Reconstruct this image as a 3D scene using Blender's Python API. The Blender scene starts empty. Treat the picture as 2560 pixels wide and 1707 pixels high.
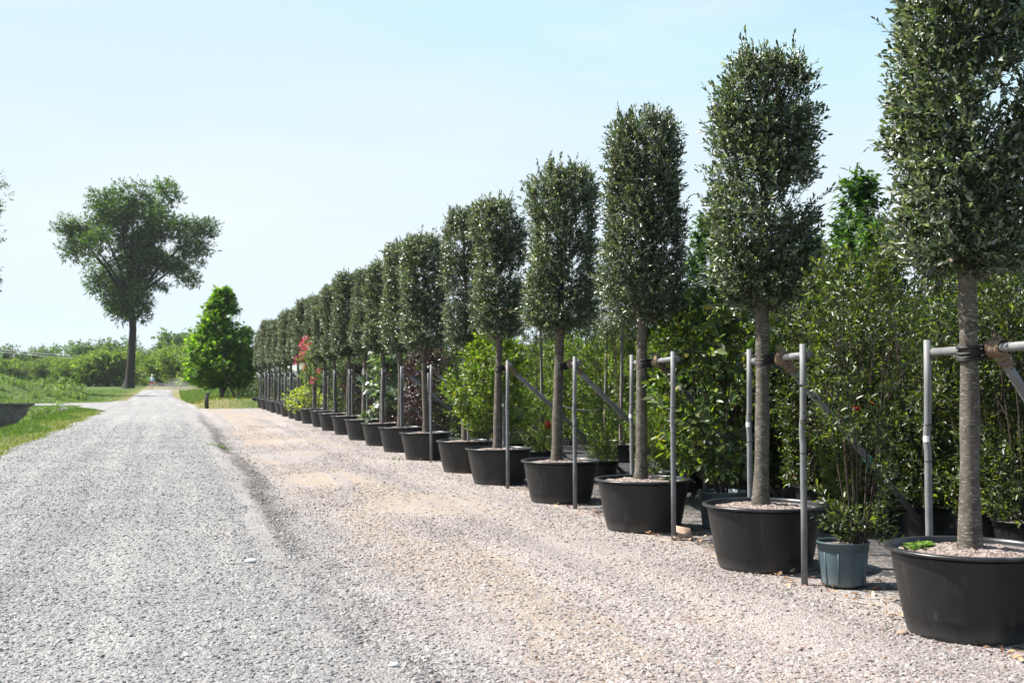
import bpy, math, random
import numpy as np
R = math.radians
rng = np.random.default_rng(7)
random.seed(7)
S = bpy.context.scene
COL = S.collection

# ------------------------------------------------------------------ camera, sky, sun, exposure
cam_d = bpy.data.cameras.new('camera'); cam = bpy.data.objects.new('camera', cam_d); COL.objects.link(cam)
cam.location = (0, 0, 1.65); cam.rotation_euler = (R(90 + 1.785), 0, R(-15.73))
cam_d.sensor_width = 36; cam_d.lens = 42.19; cam_d.clip_start = 0.1; cam_d.clip_end = 6000
cam_d.dof.use_dof = True; cam_d.dof.focus_distance = 10.5; cam_d.dof.aperture_fstop = 4.5
S.camera = cam
SUN_EL, SUN_AZ = 50.0, 64.0          # elevation; degrees to the left of +Y
W = bpy.data.worlds.new('World'); S.world = W; W.use_nodes = True
wn = W.node_tree; wn.nodes.clear()
def wnode(t, **k):
    n = wn.nodes.new(t)
    for a, b in k.items(): setattr(n, a, b)
    return n
sky = wnode('ShaderNodeTexSky', sky_type='NISHITA', sun_disc=False, sun_elevation=R(SUN_EL), sun_rotation=R(-SUN_AZ), air_density=1.0, dust_density=1.2, ozone_density=1.6, altitude=50)
bgn = wnode('ShaderNodeBackground'); bgn.inputs['Strength'].default_value = 0.105
won = wnode('ShaderNodeOutputWorld')
tc = wnode('ShaderNodeTexCoord'); mp = wnode('ShaderNodeMapping'); mp.inputs['Scale'].default_value = (1.0, 1.0, 5.0); mp.inputs['Rotation'].default_value = (0, R(6), R(15))
nz = wnode('ShaderNodeTexNoise'); nz.inputs['Scale'].default_value = 1.7; nz.inputs['Detail'].default_value = 6; nz.inputs['Roughness'].default_value = 0.55
rp = wnode('ShaderNodeValToRGB'); rp.color_ramp.elements[0].position = 0.46; rp.color_ramp.elements[1].position = 0.74
rp.color_ramp.elements[1].color = (0.9, 0.9, 0.9, 1)
mxw = wnode('ShaderNodeMix', data_type='RGBA'); mxw.inputs[7].default_value = (3.5, 3.8, 4.0, 1)
cap = wnode('ShaderNodeMix', data_type='RGBA', blend_type='DARKEN'); cap.inputs[0].default_value = 1.0; cap.inputs[7].default_value = (3.05, 3.55, 4.0, 1)
sepw = wnode('ShaderNodeSeparateXYZ'); elr = wnode('ShaderNodeMapRange', interpolation_type='SMOOTHSTEP'); elr.inputs[1].default_value = 0.0; elr.inputs[2].default_value = 0.42
capc = wnode('ShaderNodeMix', data_type='RGBA'); capc.inputs[6].default_value = (3.15, 3.66, 4.0, 1); capc.inputs[7].default_value = (2.62, 3.42, 4.0, 1)
wn.links.new(tc.outputs['Generated'], sepw.inputs[0]); wn.links.new(sepw.outputs[2], elr.inputs[0]); wn.links.new(elr.outputs[0], capc.inputs[0]); wn.links.new(capc.outputs[2], cap.inputs[7])
lift = wnode('ShaderNodeMix', data_type='RGBA', blend_type='MULTIPLY'); lift.inputs[0].default_value = 1.0; lift.inputs[7].default_value = (1.22, 1.18, 1.1, 1)
wn.links.new(tc.outputs['Generated'], mp.inputs['Vector']); wn.links.new(mp.outputs['Vector'], nz.inputs['Vector'])
wn.links.new(nz.outputs['Fac'], rp.inputs['Fac']); wn.links.new(rp.outputs['Color'], mxw.inputs[0])
wn.links.new(sky.outputs['Color'], lift.inputs[6]); wn.links.new(lift.outputs[2], cap.inputs[6]); wn.links.new(cap.outputs[2], mxw.inputs[6]); wn.links.new(mxw.outputs[2], bgn.inputs['Color']); wn.links.new(bgn.outputs[0], won.inputs['Surface'])
sl = bpy.data.lights.new('sun', 'SUN'); sl.energy = 5.0; sl.angle = R(0.53); sl.color = (1.0, 0.955, 0.89)
so = bpy.data.objects.new('sun', sl); COL.objects.link(so); so.location = (-30, 15, 40)
so.rotation_euler = (R(90 - SUN_EL), 0, R(180 + SUN_AZ))
S.view_settings.view_transform = 'Standard'; S.view_settings.look = 'None'; S.view_settings.gamma = 1; S.view_settings.use_curve_mapping = False
S.view_settings.exposure = 1.3
S.render.engine = 'CYCLES'
S.cycles.max_bounces = 6; S.cycles.diffuse_bounces = 3; S.cycles.glossy_bounces = 2; S.cycles.transmission_bounces = 4; S.cycles.transparent_max_bounces = 4
S.cycles.volume_bounces = 0
S.cycles.caustics_reflective = False; S.cycles.caustics_refractive = False

# ------------------------------------------------------------------ materials
MATS = {}
class NT:
    def __init__(s, m): s.t = m.node_tree; s.n = s.t.nodes; s.l = s.t.links
    def new(s, t, **k):
        n = s.n.new(t)
        for a, b in k.items():
            if a.startswith('i_'): n.inputs[a[2:].replace('_', ' ')].default_value = b
            else: setattr(n, a, b)
        return n
    def link(s, a, b): s.l.new(a, b)
    def noise(s, scale, detail=4, rough=0.55, vec=None, dist=0):
        n = s.new('ShaderNodeTexNoise'); n.inputs['Scale'].default_value = scale; n.inputs['Detail'].default_value = detail; n.inputs['Roughness'].default_value = rough; n.inputs['Distortion'].default_value = dist
        if vec is not None: s.link(vec, n.inputs['Vector'])
        return n.outputs['Fac']
    def ramp(s, fac, stops):
        n = s.new('ShaderNodeValToRGB'); e = n.color_ramp.elements
        while len(e) < len(stops): e.new(0.5)
        for q, (p, c) in zip(e, stops):
            q.position = p; q.color = (*c, 1) if len(c) == 3 else c
        s.link(fac, n.inputs['Fac']); return n.outputs['Color']
    def mix(s, fac, a, b, blend='MIX'):
        n = s.new('ShaderNodeMix', data_type='RGBA', blend_type=blend)
        for v, k in ((fac, 0), (a, 6), (b, 7)):
            if hasattr(v, 'is_output'): s.link(v, n.inputs[k])
            else: n.inputs[k].default_value = (*v, 1) if isinstance(v, tuple) else v
        return n.outputs[2]
    def math(s, op, a, b=0.0, c=0.0, clamp=False):
        n = s.new('ShaderNodeMath', operation=op, use_clamp=clamp)
        for v, k in ((a, 0), (b, 1), (c, 2)):
            if hasattr(v, 'is_output'): s.link(v, n.inputs[k])
            else: n.inputs[k].default_value = v
        return n.outputs[0]
    def smooth(s, v, a, b):
        n = s.new('ShaderNodeMapRange', interpolation_type='SMOOTHSTEP'); n.inputs[1].default_value = a; n.inputs[2].default_value = b
        s.link(v, n.inputs[0]); return n.outputs[0]
    def bump(s, h, strength, dist, nrm=None):
        n = s.new('ShaderNodeBump'); n.inputs['Strength'].default_value = strength; n.inputs['Distance'].default_value = dist
        s.link(h, n.inputs['Height'])
        if nrm is not None: s.link(nrm, n.inputs['Normal'])
        return n.outputs['Normal']
def mat(name):
    m = bpy.data.materials.new(name); m.use_nodes = True; MATS[name] = m
    t = NT(m); b = t.n['Principled BSDF']; return m, t, b
def setp(t, b, color=None, rough=None, normal=None, spec=None, metal=None):
    for v, k in ((color, 'Base Color'), (rough, 'Roughness'), (normal, 'Normal'), (spec, 'Specular IOR Level'), (metal, 'Metallic')):
        if v is None: continue
        if hasattr(v, 'is_output'): t.link(v, b.inputs[k])
        else: b.inputs[k].default_value = (*v, 1) if isinstance(v, tuple) else v
def geo(t): return t.new('ShaderNodeNewGeometry').outputs['Position']
def objc(t): return t.new('ShaderNodeTexCoord').outputs['Object']
def mapping(t, vec, scale=(1, 1, 1)):
    n = t.new('ShaderNodeMapping'); n.inputs['Scale'].default_value = scale; t.link(vec, n.inputs['Vector']); return n.outputs['Vector']

def leaf_mat(name, rough=0.4, trans=0.35, tint=(1.9, 2.1, 0.7), spec=0.5, tstr=1.0):
    m, t, b = mat(name)
    a = t.new('ShaderNodeAttribute', attribute_name='col').outputs['Color']
    setp(t, b, a, rough, None, spec)
    tr = t.new('ShaderNodeBsdfTranslucent')
    t.link(t.mix(1.0, a, tint, 'MULTIPLY'), tr.inputs['Color'])
    mx = t.new('ShaderNodeMixShader'); mx.inputs[0].default_value = trans
    t.link(b.outputs[0], mx.inputs[1]); t.link(tr.outputs[0], mx.inputs[2])
    t.link(mx.outputs[0], t.n['Material Output'].inputs['Surface'])
    return m
leaf_mat('oak_leaf', 0.38, 0.27, (1.7, 2.0, 0.75), 1.0)
leaf_mat('soft_leaf', 0.40, 0.42, (1.9, 2.1, 0.42), 0.6)
leaf_mat('bright_leaf', 0.5, 0.48, (1.9, 2.2, 0.4), 0.4)
leaf_mat('far_leaf', 0.55, 0.42, (1.8, 2.1, 0.5), 0.25)
leaf_mat('purple_leaf', 0.35, 0.2, (1.8, 0.9, 0.9), 0.5)
leaf_mat('petal', 0.6, 0.4, (1.6, 1.0, 1.0), 0.2)
leaf_mat('grass_blade', 0.5, 0.4, (1.6, 1.9, 0.6), 0.3)

def bark(name, c0, c1, c2, band=26, lent=0.62):
    m, t, b = mat(name)
    o = objc(t)
    n1 = t.noise(9, 5, 0.6, o)
    n2 = t.noise(1, 4, 0.6, mapping(t, o, (24, 24, band * 4.6)), 0.4)
    n3 = t.noise(40, 3, 0.6, o)
    col = t.ramp(n1, [(0.3, c0), (0.7, c1)])
    col = t.mix(t.ramp(n2, [(lent, (0, 0, 0)), (lent + 0.08, (1, 1, 1))]), col, c2)
    col = t.mix(t.math('MULTIPLY', n3, 0.5), col, c0)
    setp(t, b, col, 0.85, t.bump(t.math('ADD', n2, n3), 0.5, 0.006), 0.25)
    return m
bark('oak_bark', (0.045, 0.038, 0.030), (0.15, 0.132, 0.108), (0.27, 0.25, 0.22), 22, 0.565)
bark('thin_bark', (0.11, 0.10, 0.085), (0.22, 0.205, 0.18), (0.32, 0.30, 0.27), 12, 0.55)
bark('stem_bark', (0.035, 0.027, 0.02), (0.08, 0.06, 0.045), (0.14, 0.11, 0.09), 12)
bark('old_bark', (0.02, 0.017, 0.014), (0.05, 0.042, 0.036), (0.08, 0.07, 0.06), 1, 0.7)

def plastic(name, c0, c1, rough=0.5, dust=(0.17, 0.155, 0.14), damt=0.35):
    m, t, b = mat(name)
    o = objc(t); g = geo(t)
    n = t.noise(5, 6, 0.65, o)
    st = t.noise(1, 5, 0.7, mapping(t, o, (16, 16, 2.2)))
    sc = t.noise(1, 3, 0.7, mapping(t, o, (9, 9, 90)))
    col = t.ramp(n, [(0.3, c0), (0.75, c1)])
    col = t.mix(t.math('MULTIPLY', t.smooth(st, 0.52, 0.78), damt), col, dust)
    sx = t.new('ShaderNodeSeparateXYZ'); t.link(g, sx.inputs[0])
    low = t.math('MULTIPLY', t.smooth(t.math('ADD', sx.outputs[2], t.math('MULTIPLY', n, 0.16)), 0.24, 0.07), damt * 1.5, clamp=True)
    col = t.mix(low, col, dust)
    col = t.mix(t.math('MULTIPLY', t.smooth(sc, 0.70, 0.76), 0.25), col, dust)
    setp(t, b, col, t.math('ADD', t.math('MULTIPLY', n, 0.2), rough - 0.1), t.bump(t.noise(3, 3, 0.5, o), 0.25, 0.03), 0.4)
    return m
plastic('black_plastic', (0.0065, 0.0065, 0.007), (0.0105, 0.0105, 0.011), 0.47, (0.075, 0.074, 0.073), 0.42)
m = plastic('rim_plastic', (0.010, 0.010, 0.0105), (0.016, 0.016, 0.0165), 0.36, (0.10, 0.097, 0.092), 0.4); m.node_tree.nodes['Principled BSDF'].inputs['Specular IOR Level'].default_value = 0.45
plastic('blue_plastic', (0.042, 0.068, 0.080), (0.062, 0.096, 0.110), 0.5, (0.20, 0.20, 0.19), 0.3)
m, t, b = mat('pipe_grey')
o = objc(t); n = t.noise(6, 5, 0.6, o); st = t.noise(1, 4, 0.6, mapping(t, o, (40, 40, 3)))
col = t.ramp(n, [(0.3, (0.115, 0.117, 0.122)), (0.7, (0.185, 0.187, 0.192))])
col = t.mix(t.math('MULTIPLY', t.smooth(st, 0.5, 0.75), 0.5), col, (0.22, 0.215, 0.205))
setp(t, b, col, 0.55, t.bump(st, 0.2, 0.003), 0.4)
m, t, b = mat('rubber'); setp(t, b, (0.012, 0.012, 0.012), 0.6)
m, t, b = mat('burlap'); o = objc(t); w = t.noise(60, 3, 0.6, o)
setp(t, b, t.ramp(w, [(0.3, (0.11, 0.075, 0.05)), (0.7, (0.25, 0.185, 0.13))]), 0.9, t.bump(t.noise(30, 4, 0.7, o), 0.4, 0.006), 0.1)
m, t, b = mat('green_string'); setp(t, b, (0.01, 0.20, 0.14), 0.6)
m, t, b = mat('sticker'); setp(t, b, (0.75, 0.75, 0.75), 0.4)
m, t, b = mat('red_tag'); setp(t, b, (0.55, 0.03, 0.015), 0.5)
m, t, b = mat('terracotta'); setp(t, b, t.ramp(t.noise(20, 4, 0.6, objc(t)), [(0.3, (0.24, 0.155, 0.11)), (0.7, (0.40, 0.30, 0.235))]), 0.9, None, 0.2)
m, t, b = mat('white_stone'); setp(t, b, t.ramp(t.noise(40, 4, 0.6, objc(t)), [(0.3, (0.6, 0.6, 0.58)), (0.7, (0.8, 0.8, 0.78))]), 0.8)
m, t, b = mat('potting_mulch'); o = objc(t)
v = t.new('ShaderNodeTexVoronoi'); v.inputs['Scale'].default_value = 55; t.link(o, v.inputs['Vector'])
sep = t.new('ShaderNodeSeparateColor'); t.link(v.outputs['Color'], sep.inputs[0])
setp(t, b, t.ramp(sep.outputs[0], [(0.0, (0.08, 0.055, 0.045)), (0.4, (0.19, 0.148, 0.128)), (1.0, (0.34, 0.29, 0.26))]), 0.9, t.bump(v.outputs['Distance'], 1.0, 0.012), 0.2)
m, t, b = mat('dry_leaf'); setp(t, b, t.new('ShaderNodeAttribute', attribute_name='col').outputs['Color'], 0.8, None, 0.2)
m, t, b = mat('weathered_wood'); o = objc(t)
setp(t, b, t.ramp(t.noise(1, 4, 0.6, mapping(t, o, (30, 30, 2))), [(0.3, (0.035, 0.032, 0.03)), (0.7, (0.10, 0.09, 0.08))]), 0.85, None, 0.2)
m, t, b = mat('old_concrete'); o = objc(t)
setp(t, b, t.ramp(t.noise(2.5, 6, 0.65, o), [(0.3, (0.06, 0.058, 0.05)), (0.7, (0.17, 0.16, 0.14))]), 0.9, t.bump(t.noise(8, 5, 0.6, o), 0.5, 0.03), 0.2)
m, t, b = mat('skin'); setp(t, b, (0.45, 0.25, 0.17), 0.5)
m, t, b = mat('shirt_blue'); setp(t, b, (0.22, 0.52, 0.68), 0.8)
m, t, b = mat('shorts_red'); setp(t, b, (0.45, 0.03, 0.04), 0.8)
m, t, b = mat('helmet_white'); setp(t, b, (0.75, 0.72, 0.66), 0.4)
m, t, b = mat('bike_dark'); setp(t, b, (0.03, 0.03, 0.035), 0.4)
m, t, b = mat('cable'); setp(t, b, (0.35, 0.37, 0.38), 0.5)

# ---- gravel: one look for road and yard; grey on the road, pink-cream in the yard, sand where it is worn through
def gravel_masks(t, g):
    sx = t.new('ShaderNodeSeparateXYZ'); t.link(g, sx.inputs[0])
    wob = t.math('MULTIPLY', t.math('SUBTRACT', t.noise(1.1, 6, 0.72, g), 0.5), 2.6)
    x = t.math('ADD', sx.outputs[0], wob)
    yard = t.math('MULTIPLY', t.smooth(x, 0.35, 2.5), t.smooth(sx.outputs[1], 74, 62))
    big = t.math('ADD', t.noise(1, 5, 0.66, mapping(t, g, (0.95, 0.14, 1)), 0.8), t.math('MULTIPLY', t.math('SUBTRACT', t.noise(5, 4, 0.7, g), 0.5), 0.22))
    trk = t.math('MULTIPLY', t.smooth(x, 1.3, 2.0), t.smooth(x, 3.7, 2.6))
    sand = t.math('MULTIPLY', t.smooth(t.math('ADD', big, t.math('MULTIPLY', trk, 0.12)), 0.52, 0.66), yard)
    rid = t.math('MULTIPLY', t.smooth(sx.outputs[0], 0.93, 1.08), t.smooth(sx.outputs[0], 1.55, 1.15))
    rid = t.math('MULTIPLY', rid, t.smooth(t.noise(1, 4, 0.7, mapping(t, g, (0.9, 0.5, 1))), 0.33, 0.50))
    rid = t.math('MULTIPLY', rid, t.math('MULTIPLY', t.smooth(sx.outputs[1], 60, 34), t.smooth(sx.outputs[1], 9.0, 14.0)))
    return yard, sand, rid, sx
def stone_palette(t, r, yard):
    grey = t.ramp(r, [(0.0, (0.125, 0.121, 0.119)), (0.12, (0.19, 0.185, 0.181)), (0.5, (0.246, 0.240, 0.234)), (1.0, (0.318, 0.311, 0.304))])
    pink = t.ramp(r, [(0.0, (0.10, 0.095, 0.093)), (0.10, (0.20, 0.176, 0.164)), (0.15, (0.215, 0.142, 0.115)), (0.22, (0.25, 0.220, 0.206)), (0.65, (0.295, 0.262, 0.246)), (1.0, (0.375, 0.346, 0.328))])
    return t.mix(yard, grey, pink)
m, t, b = mat('gravel')
g = geo(t); yard, sand, rid, sx = gravel_masks(t, g)
def vor(t, g, sc):
    v = t.new('ShaderNodeTexVoronoi'); v.inputs['Scale'].default_value = sc; v.inputs['Randomness'].default_value = 1; t.link(g, v.inputs['Vector'])
    s = t.new('ShaderNodeSeparateColor'); t.link(v.outputs['Color'], s.inputs[0]); return v.outputs['Distance'], s.outputs[0]
d1, r1 = vor(t, g, 62); d2, r2 = vor(t, g, 30)
d3, r3 = vor(t, g, 13); d4, r4 = vor(t, mapping(t, g, (1, 0.55, 1)), 5.5)
camd = t.new('ShaderNodeVectorMath', operation='LENGTH'); t.link(g, camd.inputs[0]); fd = t.smooth(camd.outputs['Value'], 14, 45)
col = stone_palette(t, t.mix(t.math('MULTIPLY', fd, 0.45), t.mix(0.45, r1, r2), t.mix(0.5, r3, r4)), yard)
tint = t.ramp(t.math('ADD', t.math('MULTIPLY', t.noise(1, 4, 0.6, mapping(t, g, (2.2, 0.07, 1))), 0.6), t.math('MULTIPLY', t.noise(0.6, 5, 0.65, g), 0.4)), [(0.36, (0.78, 0.78, 0.79)), (0.5, (0.98, 0.975, 0.97)), (0.64, (1.22, 1.205, 1.18))])
col = t.mix(1.0, col, tint, 'MULTIPLY')
sandc = t.ramp(t.noise(18, 5, 0.65, g), [(0.3, (0.225, 0.180, 0.138)), (0.7, (0.30, 0.245, 0.194))])
peb = t.smooth(r2, 0.80, 0.86)
col = t.mix(t.math('MULTIPLY', sand, t.math('SUBTRACT', 1.0, t.math('MULTIPLY', peb, 0.8))), col, sandc)
earth = t.ramp(t.noise(25, 5, 0.7, g), [(0.3, (0.022, 0.017, 0.012)), (0.7, (0.11, 0.08, 0.055))])
col = t.mix(t.math('MULTIPLY', rid, t.smooth(r1, 0.75, 0.45)), col, earth)
hgt = t.math('MULTIPLY', t.math('SUBTRACT', 1.0, d1), t.math('SUBTRACT', 1.0, t.math('MULTIPLY', sand, 0.85)))
hgt = t.math('ADD', hgt, t.math('MULTIPLY', t.noise(9, 4, 0.6, g), 0.8))
setp(t, b, col, 0.85, t.bump(hgt, 1.0, 0.013), 0.25)
m, t, b = mat('gravel_stone')
g = geo(t); yard, sand, rid, sx = gravel_masks(t, g)
rnd = t.new('ShaderNodeObjectInfo').outputs['Random']
tint2 = t.ramp(t.math('ADD', t.math('MULTIPLY', t.noise(1, 4, 0.6, mapping(t, g, (2.2, 0.07, 1))), 0.6), t.math('MULTIPLY', t.noise(0.6, 5, 0.65, g), 0.4)), [(0.36, (0.80, 0.80, 0.81)), (0.5, (1.0, 0.995, 0.99)), (0.64, (1.2, 1.185, 1.16))])
setp(t, b, t.mix(1.0, t.mix(1.0, stone_palette(t, rnd, yard), tint2, 'MULTIPLY'), t.ramp(t.noise(120, 2, 0.5, g), [(0.3, (0.8, 0.8, 0.8)), (0.7, (1.1, 1.1, 1.1))]), 'MULTIPLY'), 0.8, None, 0.25)

m, t, b = mat('grass_ground')
g = geo(t)
n1 = t.noise(0.25, 6, 0.65, g); n2 = t.noise(3.0, 5, 0.7, g); n3 = t.noise(14, 4, 0.7, g)
gr = t.ramp(n2, [(0.3, (0.03, 0.06, 0.012)), (0.7, (0.078, 0.13, 0.028))])
gr = t.mix(t.smooth(n1, 0.52, 0.70), gr, (0.21, 0.185, 0.085))
sx = t.new('ShaderNodeSeparateXYZ'); t.link(g, sx.inputs[0])
xe = t.math('ADD', sx.outputs[0], t.math('MULTIPLY', t.math('SUBTRACT', t.noise(0.7, 4, 0.6, g), 0.5), 2.2))
dry = t.math('MULTIPLY', t.smooth(xe, -4.5, -3.7), t.smooth(sx.outputs[0], 4.5, 2.5))
gr = t.mix(t.math('MULTIPLY', dry, 0.8), gr, t.ramp(n3, [(0.3, (0.20, 0.15, 0.075)), (0.7, (0.35, 0.27, 0.155))]))
setp(t, b, t.mix(0.4, gr, t.ramp(n3, [(0.3, (0.03, 0.05, 0.012)), (0.7, (0.14, 0.19, 0.05))])), 0.9, t.bump(n3, 1.0, 0.06), 0.15)
m, t, b = mat('weed_mat_cloth')
g = geo(t)
wv = t.noise(160, 2, 0.5, g); n1 = t.noise(1.5, 5, 0.7, g); n2 = t.noise(11, 5, 0.7, g)
col = t.ramp(n1, [(0.3, (0.020, 0.0205, 0.021)), (0.7, (0.052, 0.052, 0.052))])
col = t.mix(t.smooth(n2, 0.56, 0.70), col, (0.13, 0.11, 0.095))
vd, vr = vor(t, g, 45)
sxm = t.new('ShaderNodeSeparateXYZ'); t.link(g, sxm.inputs[0])
grit = t.math('MULTIPLY', t.smooth(t.math('ADD', t.noise(1.6, 5, 0.7, g), t.math('MULTIPLY', vr, 0.16)), 0.55, 0.66), t.smooth(sxm.outputs[0], 7.2, 5.2))
col = t.mix(grit, col, t.ramp(vr, [(0.0, (0.06, 0.05, 0.045)), (0.5, (0.20, 0.17, 0.15)), (1.0, (0.33, 0.30, 0.275))]))
setp(t, b, col, 0.8, t.bump(t.math('ADD', wv, t.math('MULTIPLY', n1, 3)), 0.7, 0.02), 0.3)

# ------------------------------------------------------------------ mesh helpers
def build(name, V, F, material, parent=None, loc=None, col=None, smooth=False):
    """V (n,3); F a list of (m,k) index arrays; col a per-face colour array."""
    me = bpy.data.meshes.new(name)
    V = np.asarray(V, np.float32)
    F = [np.asarray(f, np.int32) for f in (F if isinstance(F, list) else [F]) if len(f)]
    me.vertices.add(len(V)); me.vertices.foreach_set('co', V.ravel())
    cnt = np.concatenate([np.full(len(f), f.shape[1], np.int32) for f in F]); idx = np.concatenate([f.ravel() for f in F])
    me.loops.add(len(idx)); me.loops.foreach_set('vertex_index', idx)
    me.polygons.add(len(cnt)); me.polygons.foreach_set('loop_start', np.concatenate([[0], np.cumsum(cnt)[:-1]]).astype(np.int32))
    if smooth: me.polygons.foreach_set('use_smooth', np.ones(len(cnt), bool))
    me.update(calc_edges=True)
    if col is not None:
        a = me.attributes.new('col', 'FLOAT_COLOR', 'FACE')
        c = np.ones((len(cnt), 4), np.float32); c[:, :3] = col; a.data.foreach_set('color', c.ravel())
    me.materials.append(MATS[material])
    return link(name, me, parent, loc)
def link(name, me, parent=None, loc=None, rz=0, scale=None):
    o = bpy.data.objects.new(name, me); COL.objects.link(o)
    if parent is not None: o.parent = parent
    if loc is not None: o.location = loc
    if rz: o.rotation_euler = (0, 0, rz)
    if scale: o.scale = scale
    return o
def thing(name, label, cat, loc=(0, 0, 0), rz=0, group=None):
    o = bpy.data.objects.new(name, None); COL.objects.link(o); o.empty_display_size = 0.1
    o.location = loc; o.rotation_euler = (0, 0, rz)
    return tag(o, label, cat, group)
def tag(o, label, cat, group=None):
    o['label'] = label; o['category'] = cat
    if group: o['group'] = group
    return o
class MB:
    def __init__(s): s.V = []; s.F = {}; s.n = 0
    def add(s, V, F):
        V = np.asarray(V, float); F = np.asarray(F)
        s.V.append(V); s.F.setdefault(F.shape[1], []).append(F + s.n); s.n += len(V); return s
    def tube(s, P, r, k=8, cap=True):
        P = np.asarray(P, float); n = len(P); r = np.broadcast_to(np.asarray(r, float), (n,))
        T = np.gradient(P, axis=0); T /= np.linalg.norm(T, axis=1)[:, None] + 1e-9
        ref = np.array([0, 0, 1.]) if abs(T[0][2]) < 0.9 else np.array([1., 0, 0])
        a = np.cross(T, ref); a /= np.linalg.norm(a, axis=1)[:, None] + 1e-9; b_ = np.cross(T, a)
        an = np.arange(k) / k * 2 * math.pi
        V = P[:, None] + r[:, None, None] * (a[:, None] * np.cos(an)[None, :, None] + b_[:, None] * np.sin(an)[None, :, None])
        i = np.arange(n - 1)[:, None] * k; j = np.arange(k)[None]; j2 = (j + 1) % k
        F = np.stack([i + j, i + j2, i + k + j2, i + k + j], -1).reshape(-1, 4)
        V = V.reshape(-1, 3); base = s.n
        s.add(V, F)
        if cap:
            c = s.n; s.V.append(np.array([P[0], P[-1]])); s.n += 2
            jj = np.arange(k); s.F.setdefault(3, []).append(np.concatenate([np.stack([base + (jj + 1) % k, base + jj, np.full(k, c)], -1), np.stack([base + (n - 1) * k + jj, base + (n - 1) * k + (jj + 1) % k, np.full(k, c + 1)], -1)]))
        return s
    def lathe(s, prof, k=48, wob=0.0):
        prof = np.asarray(prof, float); n = len(prof); an = np.arange(k) / k * 2 * math.pi
        rr = 1 + wob * np.sin(2 * an + 0.6)
        V = np.stack([prof[:, 0:1] * np.cos(an) * rr, prof[:, 0:1] * np.sin(an) * rr, np.repeat(prof[:, 1:2], k, 1)], -1).reshape(-1, 3)
        i = np.arange(n - 1)[:, None] * k; j = np.arange(k)[None]; j2 = (j + 1) % k
        return s.add(V, np.stack([i + j, i + j2, i + k + j2, i + k + j], -1).reshape(-1, 4))
    def box(s, c, h, rz=0):
        c = np.array(c, float); h = np.array(h, float)
        V = np.array([[x, y, z] for z in (-1, 1) for y in (-1, 1) for x in (-1, 1)], float) * h
        ca, sa = math.cos(rz), math.sin(rz); V = np.stack([V[:, 0] * ca - V[:, 1] * sa, V[:, 0] * sa + V[:, 1] * ca, V[:, 2]], -1) + c
        return s.add(V, np.array([[0, 2, 3, 1], [4, 5, 7, 6], [0, 1, 5, 4], [2, 6, 7, 3], [0, 4, 6, 2], [1, 3, 7, 5]]))
    def build(s, name, m, parent=None, loc=None, smooth=True):
        return build(name, np.concatenate(s.V), [np.concatenate(f) for f in s.F.values()], m, parent, loc, None, smooth)

def nrm(v): return v / (np.linalg.norm(v, axis=-1, keepdims=True) + 1e-9)
TEMPL = {
    'hex': (np.array([[0, 0, 0], [.3, .42, .06], [.68, .40, .05], [1, 0, -.06], [.68, -.40, .05], [.3, -.42, .06]]), np.array([[0, 1, 2, 3], [0, 3, 4, 5]])),
    'rhomb': (np.array([[0, 0, 0], [.45, .5, .06], [1, 0, -.04], [.45, -.5, .06]]), np.array([[0, 1, 2], [0, 2, 3]])),
    'star': (np.array([[0, 0, 0], [.12, .62, -.05], [.42, .22, .03], [.78, .58, -.06], [.62, .16, .03], [1, 0, -.10], [.62, -.16, .03], [.78, -.58, -.06], [.42, -.22, .03], [.12, -.62, -.05]]),
             np.array([[0, 1, 2, 2], [2, 3, 4, 4], [0, 2, 4, 5], [0, 5, 6, 8], [8, 6, 7, 7], [0, 8, 9, 9]])),
}
def leaves(P, D, N, L, Wd, tm):
    D = nrm(D); S_ = nrm(np.cross(D, N)); N = np.cross(S_, D)
    tv, tf = TEMPL[tm]; k = len(tv)
    V = P[:, None] + D[:, None] * (tv[None, :, 0, None] * L[:, None, None]) + S_[:, None] * (tv[None, :, 1, None] * Wd[:, None, None]) + N[:, None] * (tv[None, :, 2, None] * L[:, None, None])
    n = len(P)
    if tm == 'star':
        q = np.array([[0, 2, 4, 5], [0, 5, 6, 8]]); tr = np.array([[0, 1, 2], [2, 3, 4], [8, 6, 7], [0, 8, 9]])
        F = [(np.arange(n)[:, None, None] * k + q[None]).reshape(-1, 4), (np.arange(n)[:, None, None] * k + tr[None]).reshape(-1, 3)]
        rep = [2, 4]
    else:
        F = [(np.arange(n)[:, None, None] * k + tf[None]).reshape(-1, tf.shape[1])]; rep = [len(tf)]
    return V.reshape(-1, 3), F, rep
def twigs(B, T, TL, mleaf, spread=0.7, upn=0.6, rg=rng, droop=0.0):
    n = len(B); T = nrm(T)
    ref = np.where(np.abs(T[:, 2:3]) < 0.9, np.array([[0, 0, 1.]]), np.array([[1., 0, 0]]))
    e1 = nrm(np.cross(T, ref)); e2 = np.cross(T, e1)
    tt = (np.arange(mleaf)[None] + rg.random((n, mleaf))) / mleaf
    az = np.arange(mleaf)[None] * 2.4 + rg.random((n, 1)) * 6.28 + rg.normal(0, 0.4, (n, mleaf))
    rad = np.cos(az)[..., None] * e1[:, None] + np.sin(az)[..., None] * e2[:, None]
    sp = spread * (1.1 - 0.7 * tt)[..., None]
    D = nrm(T[:, None] * (1 - sp) + rad * sp + rg.normal(0, 0.12, (n, mleaf, 3)) - np.array([0, 0, droop]))
    N = T[:, None] * 0.5 - rad * 0.35 + np.array([0, 0, upn]) + rg.normal(0, 0.42, (n, mleaf, 3))
    P = B[:, None] + T[:, None] * (tt * TL[:, None])[..., None]
    return P.reshape(-1, 3), D.reshape(-1, 3), N.reshape(-1, 3)
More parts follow.
